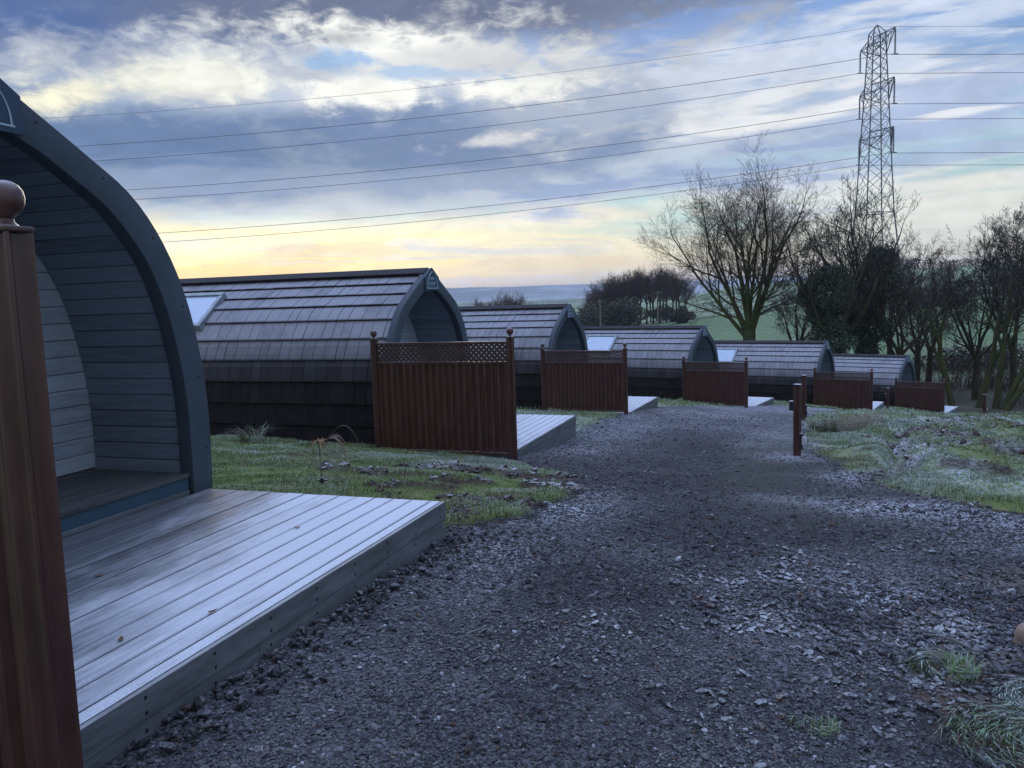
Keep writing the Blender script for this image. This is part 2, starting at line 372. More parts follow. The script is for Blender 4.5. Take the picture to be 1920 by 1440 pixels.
def mat_glass():
    m, t, p = new_mat('frosty_rooflight_glass'); tc = t.n('ShaderNodeTexCoord').outputs['Object']; n = t.noise(tc, 6, 4)
    t.set(p.inputs['Base Color'], t.mix(t.step(n, .3, .7), (.30,.40,.54), (.37,.46,.58))); t.set(p.inputs['Roughness'], t.step(n, .2, .8, .12, .4))
    p.inputs['Specular IOR Level'].default_value = .8; p.inputs['Coat Weight'].default_value = .5; return m
M = dict(tile=mat_tile(), deck=mat_deck(), ground=mat_ground(), path=mat_path(), hill=mat_hill(), glass=mat_glass(),
  trim=mat_paint('blue_grey_arch_paint', (.046,.062,.078), .12, (2,2,2)),
  lining=mat_paint('blue_grey_lining_board', (.135,.165,.205), .25),
  wall=mat_paint('pale_blue_grey_wall_board', (.26,.295,.34), .22, (30,2.2,30)),
  riser=mat_paint('deep_blue_step_paint', (.035,.070,.100), .12, (2,2,2)),
  floor=mat_plain('damp_porch_board', (.055,.055,.055), .6, .45, 2.5, stretch=(8,.7,4)),
  fascia=mat_plain('weathered_grey_fascia', (.10,.108,.115), .65, .35, 3, stretch=(4,.8,6), frost=.35),
  screw=mat_plain('dark_screw', (.01,.01,.012), .5),
  brown=mat_plain('brown_coated_steel', (.070,.030,.023), .33, .32, 3, spec=.55, stretch=(4,4,.8), bumpd=.0015, frost=.35, frost_lo=.6),
  lattice=mat_plain('brown_trellis_steel', (.066,.032,.025), .42, .2, 6, spec=.5),
  cap=mat_plain('black_cap', (.016,.017,.02), .5, .3, frost=.85, frost_lo=.5), socket=mat_plain('pale_socket_plastic', (.45,.47,.5), .45, .15),
  frame=mat_plain('grey_rooflight_frame', (.20,.23,.26), .45, .2, frost=.4), plate=mat_paint('dark_gable_plate', (.038,.062,.098), .1, (2,2,2)),
  emblem=mat_plain('pale_emblem', (.36,.46,.52), .5, .15), dark=mat_plain('dark_glass', (.012,.015,.02), .15, .2, spec=.7),
  white=mat_plain('pale_door_frame', (.42,.47,.52), .5, .12), seal=mat_plain('black_underlay', (.006,.006,.007), .9, .2),
  steel=mat_plain('galvanised_lattice_steel', (.14,.145,.165), .55, .25, 1.5), wire=mat_plain('aluminium_conductor', (.13,.135,.155), .5, .1),
  insul=mat_plain('glazed_insulator', (.07,.08,.095), .3, .2), bark=mat_bark('mossy_bark', (.030,.026,.016), (.075,.068,.042), .75),
  bark2=mat_bark('dark_wet_bark', (.028,.024,.020), (.070,.060,.048), .45), twig=mat_bark('brown_twig', (.042,.032,.026), (.098,.076,.060)),
  twig2=mat_bark('grey_twig', (.036,.031,.028), (.080,.068,.058)), twig3=mat_bark('reddish_twig', (.045,.032,.024), (.10,.072,.052)), bracken=mat_bark('dead_bracken', (.05,.03,.02), (.11,.07,.045)),
  wpole=mat_bark('weathered_pole', (.10,.10,.095), (.20,.20,.19)), ivy=mat_attr('ivy_leaf', .6, 0, spec=.3, nscale=8),
  grass=mat_attr('grass_blade', .8, .25, .2, nscale=30), stone=mat_attr('gravel_stone', .85, .16, .6, spec=.1, nscale=90), clod=mat_attr('soil_clod', .95, .55, .6, nscale=45), cobble=mat_attr('frosted_cobble', .85, .62, .45, nscale=90),
  brick=mat_plain('buff_stone', (.27,.19,.145), .85, .3, 20), leaf=mat_plain('dead_leaf', (.16,.075,.035), .8, .3, 30), straw=mat_attr('dried_leaf', .8, .1, nscale=30))

# ------------------------------------------------------------------ ground, gravel path, far hills
def polar(r0, r1, ratio, a0, a1, na):
    nr = int(math.log(r1/r0)/math.log(ratio))+1
    r = r0*(r1/r0)**(np.arange(nr)/(nr-1)); a = np.linspace(a0, a1, na)
    R_, A_ = np.meshgrid(r, a, indexing='ij')
    x = (R_*np.sin(A_))*math.cos(YAW) - R_*np.cos(A_)*math.sin(YAW)
    y = (R_*np.sin(A_))*math.sin(YAW) + R_*np.cos(A_)*math.cos(YAW)
    return x, y, nr, na
def grid_faces(nr, na):
    i = np.arange(nr*na).reshape(nr, na)
    return np.stack([i[:-1,:-1], i[:-1,1:], i[1:,1:], i[1:,:-1]], -1).reshape(-1, 4)
def ground_z(x, y): return H(x, y) + bump(x, y)
def build_ground():
    aa = np.concatenate([np.linspace(-math.pi, rad(-40), 90)[:-1], np.linspace(rad(-40), rad(40), 400), np.linspace(rad(40), math.pi, 90)[1:]])
    rr = np.concatenate([.4*(70/.4)**(np.arange(560)/560), 70*(8500/70)**(np.arange(121)/120)])
    R_, A_ = np.meshgrid(rr, aa, indexing='ij'); R_ = R_.ravel(); A_ = A_.ravel()
    x = R_*np.sin(A_)*math.cos(YAW)-R_*np.cos(A_)*math.sin(YAW); y = R_*np.sin(A_)*math.sin(YAW)+R_*np.cos(A_)*math.cos(YAW)
    z = np.zeros(len(x)); near = R_ < 72
    z[near] = H(x[near], y[near]) + bump(x[near], y[near]); z[~near] = H(x[~near], y[~near])
    sd = np.full(len(x), -5.0); sd[near] = path_sd(x[near], y[near])
    z -= .05*sstep(-.05, .2, sd)                               # the gravel lies in a shallow tray
    soil = np.zeros(len(x)); soil[near] = np.maximum(soil_mask(x[near], y[near]), sstep(-.22, .0, sd[near])*.9)
    wet = sstep(44, 50, R_)*sstep(75, 62, R_)*sstep(rad(20), rad(26), A_); soil = np.maximum(soil, wet*.85)   # bracken slope under the trees
    fr = frost_mask(x, y)*.9; fr[near] = np.clip(fr[near] + .35*sstep(8, 16, R_[near]), 0, 1)
    fr *= 1-.7*sstep(46, 52, R_)*sstep(80, 70, R_)
    far = sstep(60, 85, R_)
    n = len(rr); k = len(aa)
    V = np.c_[x, y, z]; F = grid_faces(n, k)
    o = np_mesh('ground', V, F, M['ground'], col=np.c_[soil, fr, far], smooth=True)
    return tag(o, 'frosted winter grass sloping down to far valley fields', 'ground', kind='structure')
build_ground()
PATHFROST = [(-1.75,6.4,.45,.9,.9),(-2.0,7.0,.3,.5,.7),(-3.2,16,1.2,5,.55),(-1.5,20,2.5,4,.6),(-.8,26,2.5,4,.9),(1.5,30,2.5,4,.9),(5,36,4,5,.95),(9,42,5,6,.95),(1.35,7.6,1.1,.55,1.3),(1.9,7.0,.9,.5,1.1),(.7,9.8,.35,.9,.8),(.0,12.3,.6,.7,.7),
   (.55,4.5,.75,.8,.75),(-.2,15.5,.8,2,.5),(-2.9,11.8,.6,1.2,.6),(-1.7,4.3,.3,.8,.5),(1.9,6.6,.9,.7,.6)]
def path_zones(x, y):
    fr = np.zeros(len(x))
    for cx,cy,rx,ry,a in PATHFROST: fr = np.maximum(fr, a*np.exp(-(((x-cx)/rx)**2+((y-cy)/ry)**2)))
    fr = np.clip(fr*1.25*(.35+1.1*fbm(x*1.5, y*1.5, 71, 4)) + .22*sstep(.5, .8, fbm(x*.8, y*.8, 81, 3)), 0, 1)
    wear = np.exp(-((x-(-.25+.02*y+.25*np.sin(y*.4)))/.75)**2)*sstep(5.5, 7.5, y)
    soil = sstep(.30, .6, np.exp(-(((x-.95)/.55)**2+((y-3.3)/.7)**2))+np.exp(-(((x-1.55)/.6)**2+((y-5.2)/.8)**2))*.9+(fbm(x*3, y*3, 91, 4)-.5)*.6)
    return soil, fr, wear
def path_h(x, y):
    rough = .030*(fbm(x*2.2, y*2.2, 101, 3)-.5)+.016*(fbm(x*14, y*14, 111, 3)-.5)
    return H(x, y) + .012 + rough
def build_path():
    x, y, nr, na = polar(1.2, 60, 1.0085, rad(-42), rad(42), 420)
    x = x.ravel(); y = y.ravel()
    sd = path_sd(x, y)
    z = path_h(x, y) - .09*sstep(.12, -.06, sd)
    soil, fr, wear = path_zones(x, y)
    F = grid_faces(nr, na); keep = (sd[F] > -.05).all(1); F = F[keep]
    used = np.zeros(len(x), bool); used[F.ravel()] = True; idx = np.cumsum(used)-1
    o = np_mesh('gravel_path', np.c_[x, y, z][used], idx[F], M['path'], col=np.c_[soil, fr, wear][used], smooth=True)
    return tag(o, 'dark crushed stone track running downhill past the decks', 'gravel track', kind='structure')
build_path()
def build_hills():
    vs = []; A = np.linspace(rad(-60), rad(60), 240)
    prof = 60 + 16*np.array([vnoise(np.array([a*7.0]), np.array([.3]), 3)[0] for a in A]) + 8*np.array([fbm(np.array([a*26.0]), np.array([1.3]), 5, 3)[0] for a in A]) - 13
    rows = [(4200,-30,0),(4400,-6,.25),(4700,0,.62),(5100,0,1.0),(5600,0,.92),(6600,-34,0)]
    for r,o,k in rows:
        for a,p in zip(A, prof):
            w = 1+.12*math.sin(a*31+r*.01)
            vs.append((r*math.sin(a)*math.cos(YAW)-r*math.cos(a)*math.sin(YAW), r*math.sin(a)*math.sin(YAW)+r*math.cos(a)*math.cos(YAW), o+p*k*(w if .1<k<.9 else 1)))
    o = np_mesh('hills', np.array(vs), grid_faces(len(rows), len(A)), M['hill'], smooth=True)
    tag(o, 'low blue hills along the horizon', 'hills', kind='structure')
build_hills()

# ------------------------------------------------------------------ arched pod (front face in the plane x = 0, apex at z = 2.6)
def resample(pts, n):
    p = np.array(pts, float)
    # Catmull-Rom, then equal arc length
    q = []
    P_ = np.vstack([2*p[0]-p[1], p, 2*p[-1]-p[-2]])
    for i in range(1, len(P_)-2):
        for t in np.linspace(0, 1, 24, endpoint=False):
            a,b,c,d = P_[i-1],P_[i],P_[i+1],P_[i+2]
            q.append(.5*((2*b)+(-a+c)*t+(2*a-5*b+4*c-d)*t*t+(-a+3*b-3*c+d)*t**3))
    q.append(p[-1]); q = np.array(q)
    s = np.r_[0, np.cumsum(np.hypot(*np.diff(q, axis=0).T))]
    u = np.linspace(0, s[-1], n)
    return np.c_[np.interp(u, s, q[:,0]), np.interp(u, s, q[:,1])]
OUT = [(0,2.6),(.35,2.405),(.70,2.21),(1.0,2.03),(1.22,1.80),(1.39,1.51),(1.5,1.20),(1.57,.84),(1.595,.48),(1.58,0.0)]
INN = [(0,2.33),(.14,2.275),(.365,2.186),(.61,2.048),(.83,1.91),(1.02,1.72),(1.13,1.57),(1.23,1.36),(1.31,1.1),(1.365,.82),(1.39,.5),(1.385,0.0)]
outp = resample(OUT, 33); innp = resample(INN, 33)
def offs(pts, d):
    t = np.gradient(pts, axis=0); n = np.c_[-t[:,1], t[:,0]]; n /= np.linalg.norm(n, axis=1)[:,None]
    return pts + n*d                                            # + is outward for a profile going down the +y side
PL = 5.7
def sc_join(o, mb):
    me = o.data; me.materials.append(M['screw']); bm = bmesh.new(); bm.from_mesh(me)
    vs = [bm.verts.new(v) for v in mb.v]
    for f in mb.f:
        nf = bm.faces.new([vs[i] for i in f]); nf.material_index = 1
    bm.to_mesh(me); bm.free(); me.update()
def profile_strip(name, prof, x0, x1, mat, parent, both=True):
    m = MB()
    full = [(-v, z) for v,z in prof[::-1]] + [(v, z) for v,z in prof[1:]]
    n = len(full); vs = [(x0,v,z) for v,z in full]+[(x1,v,z) for v,z in full]
    m.add(vs, [(i,i+1,n+i+1,n+i) for i in range(n-1)]); return m.build(name, mat, parent)
def make_pod():
    root = empty('glamping_pod')
    # tiles
    base = offs(outp, -.052); s = np.r_[0, np.cumsum(np.hypot(*np.diff(base, axis=0).T))]
    def bp(q, o):
        q = min(max(q, 0), s[-1]); v = np.interp(q, s, base[:,0]); z = np.interp(q, s, base[:,1])
        e = .02; v2 = np.interp(min(q+e, s[-1]), s, base[:,0])-np.interp(max(q-e, 0), s, base[:,0]); z2 = np.interp(min(q+e, s[-1]), s, base[:,1])-np.interp(max(q-e,0), s, base[:,1])
        l = math.hypot(v2, z2); return v-z2/l*o, z+v2/l*o
    V = []; F = []; Cc = []; rows = 10; start = .10; pitch = (s[-1]-start)/rows; rr = random.Random(3)
    for side in (-1, 1):
        for r in range(rows):
            q0 = start+r*pitch-.03; q1 = start+(r+1)*pitch
            u = -.05-(0 if r % 2 else .09)
            panel = 0
            u1 = -.05; first = True
            while u1 > -PL:
                w = rr.choice((.15,.17,.19,.21,.23)); 
                if first: w *= rr.uniform(.5,1); first = False
                u0 = max(-PL, u1-w); rnd = rr.random(); j = rr.uniform(-.0035,.0035); skew = rr.uniform(-.0008,.0008)
                gap = .0030 if rr.random() < .82 else .0065
                qs = [q0, q0+(q1-q0)*.35, q0+(q1-q0)*.7, q1]
                os_ = [0.0, .007+j*.3, .016+j*.7, .028+j]
                n = len(V)
                for q,o in zip(qs, os_):
                    for uu,k in ((u1-gap, 1), (u0+gap, 0)):
                        y,z = bp(q, o+(skew if k else -skew)); V.append((uu, side*y, z)); Cc.append((rnd, (q-q0)/(q1-q0), 0))
                y,z = bp(q1+.002, -.004)
                for uu in (u1-gap, u0+gap): V.append((uu, side*y, z)); Cc.append((rnd, 0, 0))
                # sides sunk to the underlay
                for q,o in zip(qs, os_):
                    for uu in (u1-gap, u0+gap):
                        y,z = bp(q, o-.012); V.append((uu, side*y, z)); Cc.append((rnd, 0, 0))
                for i in range(4): F.append((n+2*i, n+2*i+1, n+2*i+3, n+2*i+2))
                for i in range(3):
                    F.append((n+2*i, n+2*i+2, n+10+2*i+2, n+10+2*i)); F.append((n+2*i+1, n+10+2*i+1, n+10+2*i+3, n+2*i+3))
                u1 = u0
    me = np_mesh('roof', np.array(V), np.array(F), M['tile'], root, col=np.array(Cc))
    bm = bmesh.new(); bm.from_mesh(me.data); bmesh.ops.recalc_face_normals(bm, faces=bm.faces); bm.to_mesh(me.data); bm.free()
    under = profile_strip('underlay', offs(outp, -.066), -.04, -PL+.02, M['seal'], me)
    # ridge cap
    m = MB(); t = .026
    for side in (-1, 1):
        m.prism([(0,2.575),(0,2.612),(side*.12,2.552),(side*.165,2.525),(side*.158,2.498)][::side], 'x', -PL, -.045)
    k = m.build('ridge_cap', M['tile'], root)
    at = k.data.attributes.new('Col', 'FLOAT_COLOR', 'POINT'); at.data.foreach_set('color', [.35,.0,0,1]*len(k.data.vertices))
    # front trim
    m = MB(); A_ = [(-v,z) for v,z in outp[::-1]]+[(v,z) for v,z in outp[1:]]; B_ = [(-v,z) for v,z in innp[::-1]]+[(v,z) for v,z in innp[1:]]
    n = len(A_); vs = []
    for x in (-.11, .0): vs += [(x,v,z) for v,z in A_]+[(x,v,z) for v,z in B_]
    fs = []
    for i in range(n-1):
        fs += [(2*n+i,2*n+i+1,3*n+i+1,3*n+i),(i,n+i,n+i+1,i+1),(i,i+1,2*n+i+1,2*n+i),(n+i,3*n+i,3*n+i+1,n+i+1)]
    fs += [(0,2*n,3*n,n),(n-1,2*n-1,4*n-1,3*n-1)]
    m.add(vs, fs); trim = m.build('arch_trim', M['trim'], root, smooth=True, bevel=.006)
    sc = MB()
    for i in (4,9,14,19,24,29):
        for sg in (-1,1):
            v = (outp[i,0]*.72+innp[i,0]*.28)*sg; z = outp[i,1]*.72+innp[i,1]*.28
            sc.prism([(v+.009*math.cos(a), z+.009*math.sin(a)) for a in np.linspace(0, 2*math.pi, 8, endpoint=False)], 'x', -.002, .002)
    sc_join(trim, sc)
    # porch lining of horizontal boards
    D0, D1 = -.10, -.90
    lp = resample(INN, 200); lp = offs(lp, .018); sl = np.r_[0, np.cumsum(np.hypot(*np.diff(lp, axis=0).T))]
    V = []; F = []; Cc = []
    nb = int(sl[-1]/.118)
    for side in (-1, 1):
        for b in range(nb+1):
            qa, qb = b*sl[-1]/(nb+1), (b+1)*sl[-1]/(nb+1); rv = rr.random()
            for qs,dep in (([qa, qa+.005],[.012,0]), ([qa+.005, (qa+qb)/2, qb-.005],[0,0,0]), ([qb-.005, qb],[0,.012])):
                n0 = len(V)
                for q,dp in zip(qs, dep):
                    y = np.interp(q, sl, lp[:,0]); z = np.interp(q, sl, lp[:,1]); nx = y; nz = (z-.9)
                    l = math.hypot(nx, nz)+1e-6
                    for x in (D0, D1): V.append((x, side*(y+nx/l*dp), z+nz/l*dp)); Cc.append((rv,0,0))
                for i in range(len(qs)-1): F.append((n0+2*i, n0+2*i+1, n0+2*i+3, n0+2*i+2))
    np_mesh('porch_lining', np.array(V), np.array(F), M['lining'], root, col=np.array(Cc))
    # end wall of horizontal boards with a glazed door
    m = MB(); zf = .15; cols = []
    b = 0; z = zf+.002
    def halfw(z): return float(np.interp(-z, -lp[:,1], lp[:,0]))
    while z < 2.36:
        z1 = min(z+.118, 2.36); rv = rr.random()
        for y0s,y1s in ((-1,-.52),(-.52,.52),(.52,1)):
            if abs(y0s) == .52 and abs(y1s) == .52:
                if z < 2.02: continue
                ya,yb,yc,yd = -min(.52,halfw(z)+.02),min(.52,halfw(z)+.02),min(.52,halfw(z1)+.02),-min(.52,halfw(z1)+.02)
            else:
                h0,h1 = max(halfw(z)+.02,.52),max(halfw(z1)+.02,.52)
                if h0 <= .53: continue
                if y0s == -1: ya,yb,yc,yd = -h0,-.52,-.52,-h1
                else: ya,yb,yc,yd = .52,h0,h1,.52
            n0 = len(m.v)
            m.add([(D1+.012,ya,z+.004),(D1+.012,yb,z+.004),(D1+.012,yc,z1-.004),(D1+.012,yd,z1-.004),(D1-.004,ya,z),(D1-.004,yb,z),(D1-.004,yc,z1),(D1-.004,yd,z1)],
                  [(0,1,2,3),(0,4,5,1),(1,5,6,2),(2,6,7,3),(3,7,4,0)]); cols += [(rv,0,0,1)]*8
        z = z1; b += 1
    w = m.build('end_wall', M['wall'], root)
    at = w.data.attributes.new('Col', 'FLOAT_COLOR', 'POINT'); at.data.foreach_set('color', np.array(cols, np.float32).ravel())
    bkp = [(v,z) for v,z in resample(INN, 40)]; bkp = [(-v,z) for v,z in bkp[::-1]]+bkp[1:]
    MB().prism(bkp, 'x', D1-.03, D1-.008).build('backing', M['seal'], w)
    d = MB()
    for y0,y1,z0,z1 in ((-.52,-.44,zf,2.02),(.44,.52,zf,2.02),(-.44,.44,1.94,2.02),(-.44,.44,zf,zf+.12)): d.box(D1-.002,D1+.03,y0,y1,z0,z1)
    dr = d.build('door', M['white'], root, bevel=.004)
    MB().box(D1-.004,D1+.012,-.44,.44,zf+.12,1.94).build('door_glass', M['dark'], dr)
    hb = MB(); hb.bar((D1+.055,.40,1.02),(D1+.055,.40,1.22),.009,8); hb.bar((D1+.01,.40,1.05),(D1+.055,.40,1.05),.007,6); hb.bar((D1+.01,.40,1.19),(D1+.055,.40,1.19),.007,6); hb.build('handle', M['steel'], dr)
    m = MB()
    for i in range(7): x1 = -.02-i*.135; m.box(max(x1-.13,D1),x1,-1.375,1.375,zf-.028,zf)
    m.build('porch_floor', M['floor'], root, bevel=.003)
    MB().box(-.055,-.030,-1.37,1.37,.034,zf-.03).build('step_riser', M['riser'], root, bevel=.003)
    MB().box(-.06,-.026,-1.37,1.37,-.03,.032).build('step_batten', M['fascia'], root)
    # gable plate with its pale emblem
    m = MB(); pl = [(-.26,2.25),(.26,2.25),(.26,2.455),(.02,2.604),(-.02,2.604),(-.26,2.455)]
    m.prism(pl, 'x', .002, .022); pt = m.build('gable_plate', M['plate'], root, bevel=.004)
    m = MB(); arc = [(.19,2.285),(.182,2.36),(.15,2.435),(.09,2.50),(0,2.545)]; arc = resample(arc, 12)
    al = [(v,z) for v,z in arc]+[(-v,z) for v,z in arc[::-1][1:]]
    for a,b in zip(al[:-1], al[1:]): m.bar((.024,a[0],a[1]),(.024,b[0],b[1]),.006,4)
    m.bar((.024,-.205,2.285),(.024,.205,2.285),.006,4)
    for z,h,xs in ((2.415,.04,(-.085,-.045,0,.04)),(2.325,.055,(-.115,-.07,-.02,.03,.075))):
        for i,v in enumerate(xs):
            m.bar((.024,v,z),(.024,v+(.018 if i%2 else 0),z+h),.0045,4)
            if i%2 == 0: m.bar((.024,v,z+h),(.024,v+.024,z+h),.004,4); m.bar((.024,v+.024,z+h),(.024,v+.024,z+h*.5),.004,4)
    m.build('emblem', M['emblem'], pt)
    # rooflights on both slopes
    for side in (-1, 1):
        (y0,z0),(y1,z1) = bp(1.02-.36, .085), bp(1.02+.46, .085)
        a = Vector((0, side*y0, z0)); b = Vector((0, side*y1, z1)); dv = (b-a); nv = Vector((0, side*(z0-z1), abs(y1-y0))).normalized()
        m = MB()
        def beam(ua,ub,ta,tb,h0,h1):
            vs = []
            for u,t_,h in ((ua,ta,h0),(ub,ta,h0),(ub,tb,h0),(ua,tb,h0),(ua,ta,h1),(ub,ta,h1),(ub,tb,h1),(ua,tb,h1)): vs.append(Vector((u,0,0))+a+dv*t_+nv*h)
            return vs, [(0,3,2,1),(4,5,6,7),(0,1,5,4),(1,2,6,5),(2,3,7,6),(3,0,4,7)]
        for q in ((-4.05,-2.9,0,.09,-.08,.045),(-4.05,-2.9,.93,1,-.08,.035),(-4.05,-3.98,.09,.93,-.08,.035),(-2.97,-2.9,.09,.93,-.08,.035)): m.add(*beam(*q))
        f = m.build('rooflight', M['frame'], root, bevel=.004)
        MB().add(*beam(-3.98,-2.97,.09,.93,-.02,.018)).build('glass', M['glass'], f)
    # back wall and skirt
    bk = [(-v,z) for v,z in offs(outp,-.07)[::-1]]+[(v,z) for v,z in offs(outp,-.07)[1:]]
    MB().prism(bk, 'x', -PL+.03, -PL+.06).build('back_wall', M['wall'], root)
    m = MB(); m.box(-PL+.1,-.12,-1.52,1.52,-.35,.02); m.build('plinth', M['seal'], root)
    return root
pod0 = make_pod()
POD_LABELS = ['open-fronted pod nearest the camera, its planked porch looking onto the large frosted deck',
 'brown tiled pod behind the largest fence screen, with an emblem plate on its gable',
 'tiled pod directly behind the second largest screen, showing no rooflight on its roof',
 'middle tiled pod with a pale rooflight, its roof passing in front of the round wood',
 'tiled pod in front of the big bare tree, behind the two nearest marker posts',
 'lowest and smallest looking tiled pod, last in the row beside the leaning trees']
pods = []
for i,(x,y,z,a) in enumerate(PODS):
    o = pod0 if i == 0 else copy_tree(pod0)
    o.location = (x, y, z-2.6); o.rotation_euler = (0,0,-rad(a)); tag(o, POD_LABELS[i], 'glamping pod', 'arched pods stepping down the slope'); pods.append(o)
    for ch in o.children:
        if ch.name.startswith('rooflight'): ch.location.x = (0,-.55,-.5,0,-.5,-1.1)[i]

# ------------------------------------------------------------------ decks
def make_deck(v0, v1, cam):
    root = empty('timber_deck')
    m = MB(); x = .012; i = 0; rr = random.Random(11)
    while x < 1.80:
        x1 = min(x+.128, 1.815); dz = rr.uniform(-.0015,.0015)
        n = 14; ys = [v0+(v1-v0)*k/n for k in range(n+1)]; vs = []; fs = []
        w = [rr.uniform(-.0012,.0012) for _ in ys]
        for y,q in zip(ys, w): vs += [(x+q,y,-.03+dz),(x+q,y,-.004+dz),(x+q+.007,y,dz),(x1+q-.007,y,dz),(x1+q,y,-.004+dz),(x1+q,y,-.03+dz)]
        for k in range(n):
            for j in range(6): fs.append((6*k+j, 6*k+(j+1)%6, 6*k+6+(j+1)%6, 6*k+6+j))
        fs += [tuple(range(6)), tuple(range(6*n+5, 6*n-1, -1))]
        m.add(vs, fs); x += .134
    b = m.build('deck_boards', M['deck'], root)
    f = MB(); f.box(1.818,1.842,v0-.004,v1+.026,-.1155,-.006)
    f1 = f.build('front_fascia', M['fascia'], root, bevel=.004)
    f = MB(); y = v0
    while y < v1: y2 = min(y+1.05, v1+.024); f.box(1.814,1.836,y,y2-.003,-.36,-.1205); y = y2
    f2 = f.build('lower_fascia', M['fascia'], root, bevel=.003)
    s = MB(); y = v0+.05
    while y < v1:
        for fx,zs in ((1.8425,(-.035,-.09)),(1.8365,(-.155,))):
            for z in zs: s.prism([(y+.007*math.cos(a), z+.007*math.sin(a)) for a in np.linspace(0, 2*math.pi, 8, endpoint=False)], 'x', fx-.002, fx+.001)
        y += .36
    sc_join(f1, s)
    f = MB(); f.box(.02,1.812,v1+.002,v1+.024,-.30,-.006); f.build('side_fascia', M['fascia'], root, bevel=.004)
    f = MB(); f.box(.02,1.812,v0-.024,v0-.002,-.30,-.006); f.build('side_fascia', M['fascia'], root, bevel=.004)
    f = MB(); f.box(.03,1.80,v0+.02,v1-.02,-.30,-.06); f.build('subframe', M['seal'], root)
    return root
deckA = make_deck(-1.49, 1.50, True); deckB = make_deck(-1.62, 1.72, False)
DECK_LABELS = ['large frosted timber deck in front of the nearest open porch','frosted deck half hidden by the largest fence screen','frosted deck showing past the second largest screen',
 'frosted deck showing past the middle one of the five screens ahead','thin pale deck corner behind the marker posts, beside the fourth screen','farthest deck corner at the end of the row, beside the last screen']
for i,(x,y,z,a) in enumerate(PODS):
    o = deckA if i == 0 else (deckB if i == 1 else copy_tree(deckB))
    o.location = (x, y, z-2.6+(.012 if i == 0 else .03)); o.rotation_euler = (0,0,-rad(a)); tag(o, DECK_LABELS[i], 'deck', 'decks in front of the pods')

